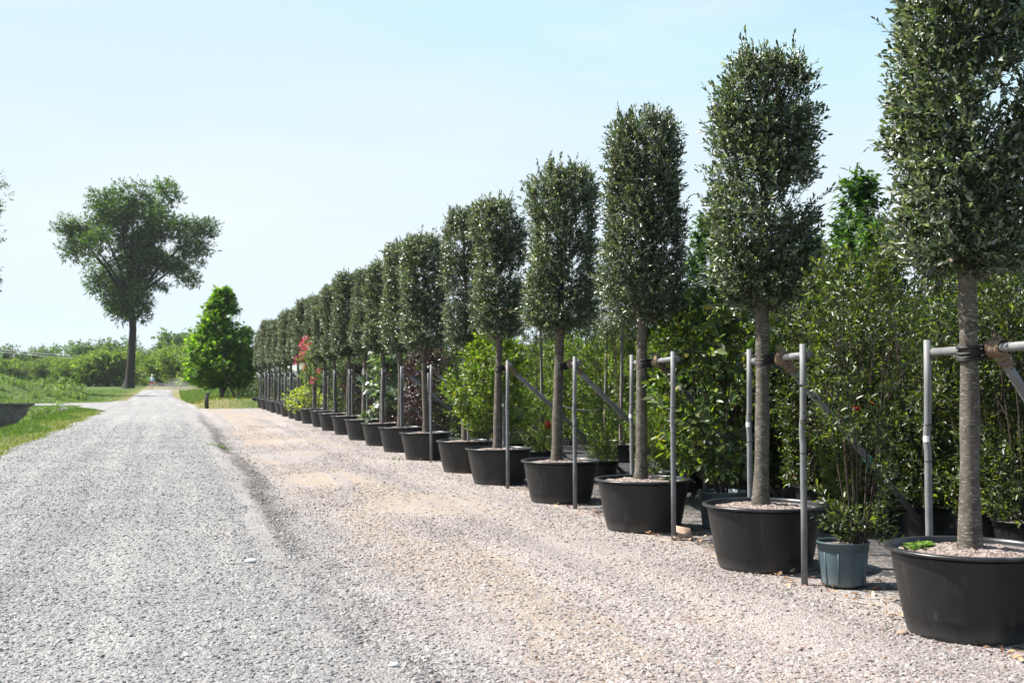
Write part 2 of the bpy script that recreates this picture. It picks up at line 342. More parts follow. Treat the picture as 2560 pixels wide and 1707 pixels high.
def palette(n, cols, wts, var=0.18, rg=rng):
    c = np.array(cols)[rg.choice(len(cols), n, p=np.array(wts) / sum(wts))]
    return c * np.exp(rg.normal(0, var, (n, 1))) * np.exp(rg.normal(0, var * 0.3, (n, 3)))
def sinoise(P, freq, seed):
    r = np.random.default_rng(seed); o = np.zeros(len(P))
    for _ in range(7):
        k = r.normal(0, 1, 3); k *= freq * r.uniform(0.7, 1.5) / np.linalg.norm(k)
        o += np.sin(P @ k + r.uniform(0, 6.28))
    return o / 2.6
def foliage_mesh(name, P, D, N, L, Wd, col, tm, material):
    V, F, rep = leaves(P, D, N, L, Wd, tm)
    c = np.concatenate([np.repeat(col, r, 0) for r in rep])
    o = build(name, V, F, material, None, None, c); me = o.data; bpy.data.objects.remove(o); return me
def data_of(mb, name, m, smooth=True):
    o = mb.build(name, m, None, None, smooth); me = o.data; bpy.data.objects.remove(o); return me

# ------------------------------------------------------------------ terrain
def sstep(a, b, v):
    q = np.clip((v - a) / (b - a), 0, 1); return q * q * (3 - 2 * q)
def gz(x, y):
    x = np.asarray(x, float); y = np.asarray(y, float)
    z = 0.42 * sstep(85, 170, y)
    edge = 1.05 + 0.09 * np.sin(y * 0.37) + 0.05 * np.sin(y * 1.3 + 1) + 0.05 * np.sin(y * 3.1) + 0.03 * np.sin(y * 7.3)
    onroad = sstep(-3.9, -3.2, x) * (1 - sstep(edge - 0.10, edge + 0.28, x)) * (1 - sstep(50, 66, y))
    z = z + (0.035 + 0.095 * sstep(11.0, 17.0, y) * (1 - 0.6 * sstep(30, 45, y))) * onroad
    z = z + 0.03 * np.sin(x * 1.9 + y * 0.31) * np.sin(y * 0.53 + 1) * sstep(1.6, 2.4, x) * (1 - sstep(4.0, 4.6, x)) * (1 - sstep(55, 62, y))
    # ditch on the left up to the culvert, levee beyond the side path
    dit = (1 - sstep(-7.4, -5.3, x)) * sstep(-19, -15.5, x) * (1 - sstep(79.35, 79.6, y)) * sstep(18, 30, y)
    z = z - 1.6 * dit
    lev = (1 - sstep(-13.5, -5.8, x)) * sstep(86.5, 96, y) * (1 - sstep(115, 140, y))
    z = z + (1.45 + 0.30 * np.sin(x * 0.9 + 1) * np.sin(y * 0.5) + 0.15 * np.sin(x * 2.1 + y)) * lev
    bank = sstep(0.9, 2.3, x) * sstep(69.5, 73.5, y) * (1 - sstep(8, 14, x))
    z = z + 0.40 * bank * (1 - 0.6 * sstep(95, 125, y))
    far = sstep(170, 260, y); z = z + 0.3 * far
    return z
def inside(x, y):
    a = sstep(-3.45, -3.15, x) * (1 - sstep(0.6, 0.9, x)) * (1 - sstep(150, 152, y))
    b_ = sstep(0.5, 0.8, x) * (1 - sstep(67.4, 68.6, y)) * (1 - sstep(19, 20, x))
    return np.maximum(a, b_)
def grid(xs, ys, zf):
    X, Y = np.meshgrid(xs, ys); V = np.stack([X, Y, zf(X, Y)], -1).reshape(-1, 3)
    nx = len(xs); i = np.arange(len(ys) - 1)[:, None] * nx; j = np.arange(nx - 1)[None]
    return V, np.stack([i + j, i + j + 1, i + nx + j + 1, i + nx + j], -1).reshape(-1, 4)
def structure(name, V, F, m):
    o = build(name, V, F, m, smooth=True); o['kind'] = 'structure'; return o
gx = np.concatenate([[-900, -500, -300, -180, -120, -80, -60, -45, -36, -30, -26], np.arange(-23, 4, 0.35), np.arange(4, 22, 1.0), [24, 30, 40, 60, 100, 180, 300, 500, 900]])
gy = np.concatenate([[-300, -100, -40, -20], np.arange(-10, 66, 1.0), np.arange(66, 150, 0.6), np.arange(150, 270, 6), [300, 350, 420, 520, 700, 1000, 1500, 2200]])
V, F = grid(gx, gy, lambda x, y: gz(x, y) - 0.12 * inside(x, y))
structure('ground', V, F, 'grass_ground')
def road_z(x, y):
    e = 0.22 * np.sin(y * 0.8) + 0.12 * np.sin(y * 2.1 + 2)
    left = -3.45 + e * 0.6; right = np.where(y > 68, 1.25 - 1.7 * sstep(69, 125, y), 9.0)
    dive = np.clip((left - x) / 0.5, 0, 1) + np.clip((x - right) / 0.5, 0, 1)
    return gz(x, y) + 0.015 - 0.2 * dive - 0.10 * sstep(148, 156, y)
V, F = grid(np.concatenate([np.arange(-4.1, 0.4, 0.3), np.arange(0.4, 1.401, 0.1)]), np.concatenate([np.arange(-8, 50, 0.25), np.arange(50, 158, 0.8)]), road_z)
structure('road', V, F, 'gravel')
V, F = grid(np.concatenate([np.arange(1.4, 2.0, 0.1), np.arange(2.0, 6.1, 0.25)]), np.concatenate([np.arange(-8, 50, 0.25), np.arange(50, 69.61, 0.7)]), lambda x, y: gz(x, y) + 0.015 - 0.25 * np.clip((y - 68.2 - 0.5 * np.sin(x * 1.7)) / 0.8, 0, 1))
structure('yard', V, F, 'gravel')
V, F = grid(np.concatenate([np.arange(4.9, 6, 0.12), np.arange(6, 19.1, 0.8)]), np.arange(-8, 76, 0.5), lambda x, y: gz(x, y) + 0.024 - 0.05 * np.clip((5.02 + 0.10 * np.sin(y * 1.7) + 0.05 * np.sin(y * 5.1) - x) / 0.12, 0, 1) + 0.010 * np.sin(x * 5 + y * 1.1) * np.sin(y * 3.1 + x) * (x > 5.2))
structure('weed_mat', V, F, 'weed_mat_cloth')
# side path over the culvert
pv = []; pf = []
xs = np.linspace(-40, -3.0, 60)
lo = np.interp(xs, [-40, -9, -5.5, -3.3, -3.0], [79.45, 79.45, 75, 65, 60]) ; hi = np.interp(xs, [-40, -8, -4.6, -3.0], [85.2, 85.0, 88, 96])
for i, x in enumerate(xs):
    for k in range(13):
        y = lo[i] + (hi[i] - lo[i]) * k / 12; pv.append((x, y, float(gz(x, y)) + 0.02))
for i in range(len(xs) - 1):
    for k in range(12): pf.append((i * 13 + k, (i + 1) * 13 + k, (i + 1) * 13 + k + 1, i * 13 + k + 1))
structure('path', np.array(pv), np.array(pf), 'gravel')

# culvert head wall
mb = MB()
q = np.array([(-8.3, 79.28, 0.06), (-8.3, 79.28, -1.7)])
V = []; nx_, nz_ = 30, 8
hw = thing('culvert_wall', 'dark stained culvert wall under the pale side path on the left', 'wall', (-16, 79.1, 0))
mb.box((0, 0, -0.85), (7.6, 0.22, 0.9)); mb.build('headwall', 'old_concrete', hw, smooth=False)
mb = MB(); mb.box((0, -0.02, 0.10), (7.75, 0.30, 0.06)); mb.build('coping', 'old_concrete', hw, smooth=False)

# thin summer haze over the whole place
m = bpy.data.materials.new('haze_air'); m.use_nodes = True; m.node_tree.nodes.clear(); MATS['haze_air'] = m
pvn = m.node_tree.nodes.new('ShaderNodeVolumePrincipled'); mo_ = m.node_tree.nodes.new('ShaderNodeOutputMaterial')
pvn.inputs['Color'].default_value = (0.88, 0.94, 1.0, 1); pvn.inputs['Density'].default_value = 0.00013; pvn.inputs['Anisotropy'].default_value = 0.2
m.node_tree.links.new(pvn.outputs[0], mo_.inputs['Volume'])
hz_ = MB(); hz_.box((0, 900, 18), (1000, 1400, 22)); ho = hz_.build('haze', 'haze_air', None, None, False); ho['kind'] = 'stuff'; ho['label'] = 'thin pale summer haze over the whole place'; ho['category'] = 'haze'

# ------------------------------------------------------------------ gravel stones (uncountable): instanced on a patch in front of the camera
def stones_gn():
    pc = bpy.data.collections.new('stone_shapes')
    for i in range(6):
        r_ = np.random.default_rng(50 + i)
        ico = [(0, 0, 1), (.89, 0, .45), (.28, .85, .45), (-.72, .53, .45), (-.72, -.53, .45), (.28, -.85, .45), (.72, .53, -.45), (-.28, .85, -.45), (-.89, 0, -.45), (-.28, -.85, -.45), (.72, -.53, -.45), (0, 0, -1)]
        f = [(0,1,2),(0,2,3),(0,3,4),(0,4,5),(0,5,1),(1,6,2),(2,7,3),(3,8,4),(4,9,5),(5,10,1),(6,7,2),(7,8,3),(8,9,4),(9,10,5),(10,6,1),(11,7,6),(11,8,7),(11,9,8),(11,10,9),(11,6,10)]
        v = np.array(ico) * r_.uniform(0.7, 1.25, (12, 1)) * np.array([1.25, 1.0, 0.50])
        me = bpy.data.meshes.new('stone'); me.from_pydata(v.tolist(), [], f); me.materials.append(MATS['gravel_stone'])
        pc.objects.link(bpy.data.objects.new('stone', me))
    ys = np.arange(4.0, 50, 0.25); xs = np.arange(-3.5, 5.0, 0.25)
    V, F = grid(xs, ys, lambda x, y: np.where(x <= 1.4, road_z(x, y), gz(x, y) + 0.015))
    o = build('loose_gravel', V, F, 'gravel_stone'); o['kind'] = 'stuff'; o['label'] = 'loose grey and pinkish gravel stones lying on the road and yard'; o['category'] = 'gravel'
    c = math.cos(R(15.73)); s = math.sin(R(15.73))
    Z = V[:, 0] * s + V[:, 1] * c; X = V[:, 0] * c - V[:, 1] * s
    d = np.interp(Z, [5.5, 8, 12, 18, 28, 40, 48], [5600, 4600, 2600, 1100, 380, 150, 0]) * (np.abs(X) < 0.46 * Z + 0.4) * (Z > 5.4)
    x = V[:, 0]; y = V[:, 1]
    trk_ = np.exp(-((x + 2.2) / 0.35) ** 2) + np.exp(-((x + 0.35) / 0.35) ** 2); d *= 1 - 0.35 * np.clip(trk_ + 0.3 * sinoise(V * np.array([1, 0.3, 0]), 2.0, 8), 0, 1) * (x < 0.8)
    worn = sinoise(V * np.array([1, 0.5, 0]), 2.4, 3); d *= np.where((x > 1.6) & (x < 4.3), np.clip(0.70 - 0.75 * worn, 0.08, 1.0), 1)
    d *= np.where((x > 0.95) & (x < 1.45) & (y > 13), 0.22, 1)
    zs_ = o.data.attributes.new('size', 'FLOAT', 'POINT'); zs_.data.foreach_set('value', np.interp(Z, [10, 20, 45], [1.0, 1.2, 1.5]).astype(np.float32))
    a = o.data.attributes.new('dens', 'FLOAT', 'POINT'); a.data.foreach_set('value', d.astype(np.float32))
    ng = bpy.data.node_groups.new('gravel_scatter', 'GeometryNodeTree')
    ng.interface.new_socket('Geometry', in_out='INPUT', socket_type='NodeSocketGeometry'); ng.interface.new_socket('Geometry', in_out='OUTPUT', socket_type='NodeSocketGeometry')
    N = ng.nodes; L = ng.links
    gi = N.new('NodeGroupInput'); go = N.new('NodeGroupOutput')
    dp = N.new('GeometryNodeDistributePointsOnFaces'); na = N.new('GeometryNodeInputNamedAttribute'); na.data_type = 'FLOAT'; na.inputs['Name'].default_value = 'dens'
    ci = N.new('GeometryNodeCollectionInfo'); ci.inputs['Collection'].default_value = pc; ci.inputs['Separate Children'].default_value = True; ci.inputs['Reset Children'].default_value = True
    ip = N.new('GeometryNodeInstanceOnPoints'); ip.inputs['Pick Instance'].default_value = True
    rv = N.new('FunctionNodeRandomValue'); rv.data_type = 'FLOAT_VECTOR'; rv.inputs[0].default_value = (-0.5, -0.5, 0); rv.inputs[1].default_value = (0.5, 0.5, 6.28)
    rs = N.new('FunctionNodeRandomValue'); rs.data_type = 'FLOAT'; rs.inputs['Seed'].default_value = 5
    rs.inputs[2].default_value = 0.0; rs.inputs[3].default_value = 1.0
    pw = N.new('ShaderNodeMath'); pw.operation = 'POWER'; pw.inputs[1].default_value = 7.0
    ma = N.new('ShaderNodeMath'); ma.operation = 'MULTIPLY_ADD'; ma.inputs[1].default_value = 0.0160; ma.inputs[2].default_value = 0.0044
    L.new(gi.outputs[0], dp.inputs['Mesh']); L.new(na.outputs[0], dp.inputs['Density']); L.new(dp.outputs['Points'], ip.inputs['Points'])
    L.new(ci.outputs[0], ip.inputs['Instance']); L.new(rv.outputs[0], ip.inputs['Rotation'])
    L.new(rs.outputs[1], pw.inputs[0]); L.new(pw.outputs[0], ma.inputs[0]); nb = N.new('GeometryNodeInputNamedAttribute'); nb.data_type = 'FLOAT'; nb.inputs['Name'].default_value = 'size'
    mm = N.new('ShaderNodeMath'); mm.operation = 'MULTIPLY'; L.new(ma.outputs[0], mm.inputs[0]); L.new(nb.outputs[0], mm.inputs[1]); L.new(mm.outputs[0], ip.inputs['Scale']); L.new(ip.outputs[0], go.inputs[0])
    md = o.modifiers.new('scatter', 'NODES'); md.node_group = ng
stones_gn()

# ------------------------------------------------------------------ the row of potted holm oaks
ROW_X = 4.957
ROW_Y = [6.69, 9.50, 12.24, 15.30, 18.24, 20.68, 24.05, 26.79, 29.44, 32.24, 35.51, 38.25, 41.3, 44.41, 47.5, 50.1, 53.06, 56.4, 59.3, 62.46, 65.57, 68.6, 73.0]
ORD = ['nearest', 'second', 'third', 'fourth', 'fifth', 'sixth', 'seventh', 'eighth', 'ninth', 'tenth', 'eleventh', 'twelfth', 'thirteenth', 'fourteenth', 'fifteenth', 'sixteenth', 'seventeenth', 'eighteenth', 'nineteenth', 'twentieth', 'twenty-first', 'twenty-second', 'farthest']
OAKPAL = [(0.022, 0.036, 0.019), (0.050, 0.068, 0.036), (0.112, 0.128, 0.086), (0.215, 0.222, 0.170), (0.110, 0.145, 0.052), (0.22, 0.08, 0.03)]
OAKW = [4.5, 4.5, 2.8, 2.2, 0.9, 0.01]
def oak_crown(seed, H, Rr, ntw, mleaf, L, tm, lean=(0, 0), stray=30, gap=-0.62):
    rg = np.random.default_rng(seed)
    n = int(ntw * 1.5)
    u = rg.random(n); z = u * H
    prof = np.minimum(1, (u / 0.09) ** 0.5 * 0.75 + 0.25) * np.where(u > 0.86, np.sqrt(np.clip(1 - ((u - 0.86) / 0.17) ** 2, 0.02, 1)), 1)
    ph = rg.random(n) * 6.283
    shape = 1 + 0.07 * np.sin(z * 3.1 + seed) + 0.08 * np.sin(ph * 2 + z * 2.3 + seed * 2) + 0.08 * np.sin(ph * 3 - z * 4.7 + seed)
    fr = np.where(rg.random(n) < 0.72, rg.uniform(0.72, 1.0, n), np.sqrt(rg.random(n)) * 0.75)
    r = Rr * 0.83 * prof * shape * fr
    B = np.stack([r * np.cos(ph) + lean[0] * z, r * np.sin(ph) + lean[1] * z, z], -1)
    keep = sinoise(B, 9.5, seed + 9) > gap
    B = B[keep][:ntw]; ph = ph[keep][:ntw]; u = u[keep][:ntw]; n = len(B)
    out = np.stack([np.cos(ph), np.sin(ph), np.zeros(n)], -1)
    T = out * (0.75 - 0.5 * np.clip((u - 0.75) / 0.25, 0, 1))[:, None] + np.array([0, 0, 1]) * (0.35 + 0.5 * u)[:, None] + rg.normal(0, 0.38, (n, 3))
    TL = rg.uniform(0.08, 0.21, n)
    # long stray shoots at the top and the sides
    k = stray; us = np.where(rg.random(k) < 0.55, rg.uniform(0.86, 0.98, k), rg.uniform(0.05, 0.9, k)); ps = rg.random(k) * 6.283
    rs_ = Rr * 0.8 * np.where(us > 0.85, np.sqrt(rg.random(k)) * 0.75, 0.95)
    Bs = np.stack([rs_ * np.cos(ps) + lean[0] * us * H, rs_ * np.sin(ps) + lean[1] * us * H, us * H], -1)
    Ts = np.stack([np.cos(ps) * (1 - us * 0.75), np.sin(ps) * (1 - us * 0.75), 0.25 + us], -1) + rg.normal(0, 0.15, (k, 3)); TLs = rg.uniform(0.16, 0.36, k)
    P, D, N = twigs(B, T, TL, mleaf, 0.72, 0.5, rg)
    P2, D2, N2 = twigs(Bs, Ts, TLs, mleaf + 3, 0.6, 0.4, rg)
    P = np.concatenate([P, P2]); D = np.concatenate([D, D2]); N = np.concatenate([N, N2]); m_ = len(P)
    Ls = L * rg.uniform(0.65, 1.3, m_)
    col = palette(m_, OAKPAL, OAKW, 0.22, rg) * (0.88 + 0.24 * np.random.default_rng(seed * 7).random())
    me = foliage_mesh('crown', P, D, N, Ls, Ls * rg.uniform(0.36, 0.50, m_), col, tm, 'oak_leaf')
    mb = MB()
    for i in range(k):
        mb.tube([Bs[i] - nrm(Ts[i]) * 0.1, Bs[i] + nrm(Ts[i]) * TLs[i]], [0.004, 0.0015], 3, False)
    sel = rg.choice(n, min(n, 90), replace=False)
    ax = lambda z: np.array([lean[0] * z, lean[1] * z, z])
    for i in sel:
        z0 = max(0.0, B[i, 2] - rg.uniform(0.15, 0.45)); a = ax(z0); mid = (a + B[i]) / 2 + np.array([0, 0, -0.03])
        mb.tube([a, mid, B[i]], [0.011, 0.007, 0.003], 4, False)
    hz = np.linspace(-0.15, H * 0.93, 7); mb.tube([ax(max(z, 0)) + np.array([0, 0, min(z, 0)]) + np.array([0.012 * math.sin(z * 4 + seed), 0.012 * math.cos(z * 3), 0]) * (z > 0) for z in hz], np.linspace(0.046, 0.010, 7), 8, False)
    return me, data_of(mb, 'branches', 'oak_bark')
def oak_trunk(seed, H, r, lean=(0, 0)):
    rg = np.random.default_rng(seed + 500); z = np.linspace(0, H, 22)
    a = lean[0] * (1 - z / H); b_ = lean[1] * (1 - z / H)
    P = np.stack([-a + 0.010 * np.sin(z * 2.1 + seed) * np.sin(z / H * 3.14), -b_ + 0.010 * np.cos(z * 1.7 + seed) * np.sin(z / H * 3.14), z], -1)
    rr = r * (1 - 0.22 * z / H) * (1 + 0.05 * np.sin(z * 9 + seed)) + 0.020 * np.exp(-z * 9) + 0.012 * np.exp(-(H - z) * 8)
    mb = MB(); mb.tube(P, rr, 16, False); return data_of(mb, 'trunk', 'oak_bark')
# far-away crowns share a few meshes, the nearest each have their own
near_spec = {0: (3300, 0.485, 2.45, 2.32, 0.048, (0.0, 0.0), 110), 1: (3100, 0.46, 2.10, 2.28, 0.045, (0.01, -0.01), 110), 2: (2900, 0.43, 2.18, 2.28, 0.045, (0.015, 0.0), 90), 3: (2900, 0.49, 2.12, 2.28, 0.047, (0.02, 0), 80),
             4: (2200, 0.42, 2.10, 2.28, 0.050, (-0.02, 0), 36), 5: (2000, 0.40, 2.30, 2.24, 0.053, (-0.02, 0), 34)}
FARV = [oak_crown(200 + i, 2.24, 0.45, 2500, 10, 0.058, 'rhomb', (0, 0), 44, -0.95) for i in range(4)]
FART = [oak_trunk(30 + i, 2.45, 0.062, ((-0.03, 0.02, 0.04, -0.01)[i], 0)) for i in range(4)]
# pot
prof = [(0.0, 0.012), (0.345, 0.012), (0.375, 0.0), (0.392, 0.010), (0.400, 0.035), (0.419, 0.12), (0.424, 0.132), (0.4245, 0.140), (0.447, 0.26), (0.473, 0.39), (0.490, 0.50), (0.497, 0.525)]
pot_body = data_of(MB().lathe(prof + [(0.480, 0.525), (0.470, 0.40), (0.45, 0.28)], 64), 'body', 'black_plastic')
rim = [(0.494, 0.530), (0.520, 0.531), (0.532, 0.536), (0.536, 0.545), (0.532, 0.554), (0.520, 0.559), (0.502, 0.559), (0.491, 0.553), (0.486, 0.535), (0.481, 0.50)]
pot_rim = data_of(MB().lathe(rim, 64), 'rim', 'rim_plastic')
def soil_mesh(r, seed):
    rg = np.random.default_rng(seed); mb = MB(); k = 40; rings = 14
    V = [[0, 0, 0.05]]
    for i in range(1, rings + 1):
        for j in range(k):
            a = j / k * 6.283; q = r * i / rings
            V.append([q * math.cos(a), q * math.sin(a), 0.05 * (1 - (i / rings) ** 2) + (rg.normal(0, 0.007) if i < rings else 0)])
    F4 = [(1 + (i - 1) * k + j, 1 + i * k + j, 1 + i * k + (j + 1) % k, 1 + (i - 1) * k + (j + 1) % k) for i in range(1, rings) for j in range(k)]
    mb.add(np.array(V), np.array(F4)); mb.F.setdefault(3, []).append(np.array([(0, 1 + j, 1 + (j + 1) % k) for j in range(k)]))
    return data_of(mb, 'soil', 'potting_mulch')
soils = [soil_mesh(0.486, s) for s in range(3)]

# support frame: two posts in line with the row, a cross bar, a raking brace, wrap and rubber tie
def frame_parts(seed, inside=False):
    rg = np.random.default_rng(seed)
    p1 = np.array([-0.10 + rg.normal(0, 0.02), -0.90, 0]); p2 = np.array([0.27 + rg.normal(0, 0.02), 0.82, 0])
    zb_, pr_ = 0.0, 0.026
    if inside: p1 = np.array([-0.06 + rg.normal(0, 0.03), -0.37, 0]); p2 = np.array([0.12 + rg.normal(0, 0.03), 0.36, 0]); zb_, pr_ = 0.50, 0.021
    out = []
    for p in (p1, p2):
        z = np.array([zb_, 0.6, 0.8, 1.12, 1.18, 1.28, 1.34, 1.6, 1.93]); off = np.array([0, 0, 0.002, 0.002, 0.007, 0.007, 0.002, 0, 0])
        mb = MB(); mb.tube(np.stack([p[0] - off, p[1] + off, z], -1), pr_, 14); out.append(('post', data_of(mb, 'post', 'pipe_grey')))
        for zz in (() if inside else (1.10, 1.36) if seed % 2 else (1.06, 1.32)):
            mb = MB(); mb.tube([p + np.array([0, 0, zz - 0.004]), p + np.array([0, 0, zz + 0.004])], 0.0295, 12); out.append(('band', data_of(mb, 'band', 'rubber')))
    h1 = 1.85 + rg.normal(0, 0.01); h2 = 1.84 + rg.normal(0, 0.01)
    a = p1 + np.array([0, -0.03, h1]); c = p2 + np.array([0, 0.03, h2]); sh = np.array([0.045, 0, 0])
    mb = MB(); mb.tube([a + sh, (a + c) / 2 + sh, c + sh], 0.029, 14); out.append(('crossbar', data_of(mb, 'crossbar', 'pipe_grey')))
    for q in (a, c):
        e = q + (c - a) * (0.035 if q is a else -0.035)
        mb = MB(); mb.tube([e + sh - (c - a) * 0.008, e + sh + (c - a) * 0.008], 0.0335, 12); out.append(('joint', data_of(mb, 'joint', 'pipe_grey')))
    tr = np.array([0, 0, 1.79])                                    # trunk at the frame's origin
    q = a + (c - a) * 0.44 + sh
    foot = q + np.array([2.45, 1.45, -q[2] + 0.01])
    mb = MB(); mb.tube([q + np.array([0.03, 0.02, -0.03]), (q + foot) / 2, foot], 0.033, 12)
    if not inside or seed % 2: out.append(('brace', data_of(mb, 'brace', 'pipe_grey')))
    g_ = q + (foot - q) * 0.52; d = nrm(foot - q)
    mb = MB(); mb.tube([g_ - d * 0.03, g_ + d * 0.03], [0.037, 0.039], 10)
    mb.tube([g_ + np.array([0, 0, -0.03]), g_ + np.array([-0.03, -0.02, -0.12])], 0.004, 4)
    if not inside: out.append(('string', data_of(mb, 'string', 'green_string')))
    # burlap wrap: cloth wound round the bar beside the trunk, with folds and loose ends
    mb = MB(); w0 = a + (c - a) * 0.395 + sh; w1 = a + (c - a) * (0.62 if inside else 0.515) + sh; wa = nrm(w1 - w0); e1 = nrm(np.cross(wa, [0, 0, 1.])); e2 = np.cross(e1, wa)
    nu, nv = 26, 28; uu, vv = np.meshgrid(np.linspace(0, 1, nu), np.arange(nv) / nv * 2 * math.pi, indexing='ij')
    rw = 0.036 + 0.020 * np.sin(np.clip(uu * 1.15, 0, 1) * math.pi) ** 0.6 + 0.006 * np.sin(uu * 42 + 2.2 * np.sin(vv + seed)) + 0.007 * np.sin(vv * 2 + uu * 5 + seed) + 0.010 * np.maximum(0, -np.sin(vv)) * uu
    PV = (w0 + (w1 - w0) * uu[..., None]) + e1 * (rw * np.cos(vv))[..., None] + e2 * (rw * np.sin(vv))[..., None]
    ii = np.arange(nu - 1)[:, None] * nv; jj = np.arange(nv)[None]; j2 = (jj + 1) % nv
    mb.add(PV.reshape(-1, 3), np.stack([ii + jj, ii + j2, ii + nv + j2, ii + nv + jj], -1).reshape(-1, 4))
    zz_ = np.linspace(0, 1, 8); mb.tube([q + d * (0.03 + 0.19 * k_) + np.array([0, 0, 0.004 * math.sin(k_ * 25)]) for k_ in zz_], 0.041 + 0.004 * np.sin(zz_ * 19) - 0.005 * zz_, 12)
    for i in range(3): mb.tube([w0 + (w1 - w0) * (0.1 + 0.2 * i) + np.array([0, 0, 0.04]), w0 + (w1 - w0) * (0.1 + 0.25 * i) + np.array([rg.normal(0, .015), rg.normal(0, .02), 0.075 + 0.012 * i])], [0.016, 0.007], 6)
    out.append(('wrap', data_of(mb, 'wrap', 'burlap')))
    mb = MB()
    for k, (tilt, dz) in enumerate(((0.25, 0.0), (0.1, 0.028), (0.42, -0.012), (0.18, -0.045))):
        an = np.linspace(0, 2 * math.pi, 25); ex = np.maximum(0, np.cos(an)) * 0.075
        P = np.stack([(0.064) * np.cos(an) + ex, 0.064 * np.sin(an), 1.83 + dz + tilt * 0.08 * np.cos(an) + 0.03 * tilt * np.sin(an)], -1)
        mb.tube(P, 0.012, 6, False)
    out.append(('tie', data_of(mb, 'tie', 'rubber')))
    if inside: return out
    mb = MB(); zz = 1.22; an = np.linspace(math.pi * 0.95, math.pi * 1.5, 9); rp_ = 0.0275
    V = np.array([[p2[0] - 0.007 + rp_ * math.cos(t_), p2[1] + 0.007 + rp_ * math.sin(t_), zz + s_ * 0.022] for s_ in (-1, 1) for t_ in an]) + np.array([-0.0012, -0.0012, 0])
    mb.add(V, np.array([(i, i + 1, 10 + i, 9 + i) for i in range(8)])); out.append(('sticker', data_of(mb, 'sticker', 'sticker')))
    return out
FRAMES = [frame_parts(s) for s in range(4)]
FRAMES_IN = [frame_parts(40 + s, True) for s in range(4)]

where = {0: 'largest of all', 1: 'beside the small blue-grey pot', 4: 'right of the yellow-green bush', 5: 'behind the yellow-green bush', 6: 'left of the yellow-green bush', 8: 'beside the pale-leaved plant'}
for i, y in enumerate(ROW_Y):
    o_ = ORD[i] + ('' if i in (0, 22) else ' from the camera'); w_ = ', ' + where[i] if i in where else ''
    x = ROW_X + (0.03 * math.sin(i * 2.7) if i > 1 else 0)
    oak = thing('holm_oak', f'clipped holm oak in the row, {o_}{w_}', 'tree', (x, y, 0.53), 0, 'potted holm oaks in a row')
    if i in near_spec:
        ntw, rr, H, zb, L, ln, st = near_spec[i]
        cr, br = oak_crown(11 + i, H, rr, ntw, 12 if i < 4 else 11, L, 'hex' if i < 5 else 'rhomb', ln, st, (-0.8, -0.66, -0.85, -0.8, -0.85, -0.8)[i])
        link('crown', cr, oak, (0, 0, zb - 0.53)); link('branches', br, oak, (0, 0, zb - 0.53))
        link('trunk', oak_trunk(i, zb - 0.56 + 0.12, (0.068, 0.067, 0.066, 0.070, 0.062, 0.062)[i], ((0, 0), (0.035, 0), (0.03, 0), (0.065, 0), (0.035, 0), (0.02, 0))[i]), oak, (0, 0, 0))
    else:
        v = (i * 3 + i // 4) % 4; s = 1 + 0.09 * math.sin(i * 3.3); hs = 1 + 0.06 * math.sin(i * 1.9 + 1); oak.rotation_euler = (0.02 * math.sin(i * 2.2), 0.022 * math.sin(i * 1.4 + 2), 0)
        for nm, me in (('crown', FARV[v][0]), ('branches', FARV[v][1])):
            link(nm, me, oak, (0, 0, 1.76 + 0.04 * math.sin(i * 5.1)), i * 1.37, (s, s, hs))
        link('trunk', FART[(i * 7 + 1) % 4], oak, (0, 0, 0), i * 0.9)
    pot = thing('plant_pot', f'round black plastic tub of the holm oak {o_} in the row', 'plant pot', (x, y, 0.012 if i else 0.014), i * 1.1, 'black tubs in the row')
    link('body', pot_body, pot); link('rim', pot_rim, pot); link('soil', soils[i % 3], pot, (0, 0, 0.505))
    fr = thing('support_frame', f'grey pipe support frame tied to the holm oak {o_} in the row', 'plant support', (x, y, 0.0), 0.03 * math.sin(i * 4.1), 'grey pipe frames holding the holm oaks')
    for nm, me in (FRAMES_IN[i % 4] if (i == 5 or i > 6) else FRAMES[(i + 1) % 4 if i else 0]):
        if i > 12 and nm in ('sticker', 'string', 'band', 'joint'): continue
        link(nm, me, fr)

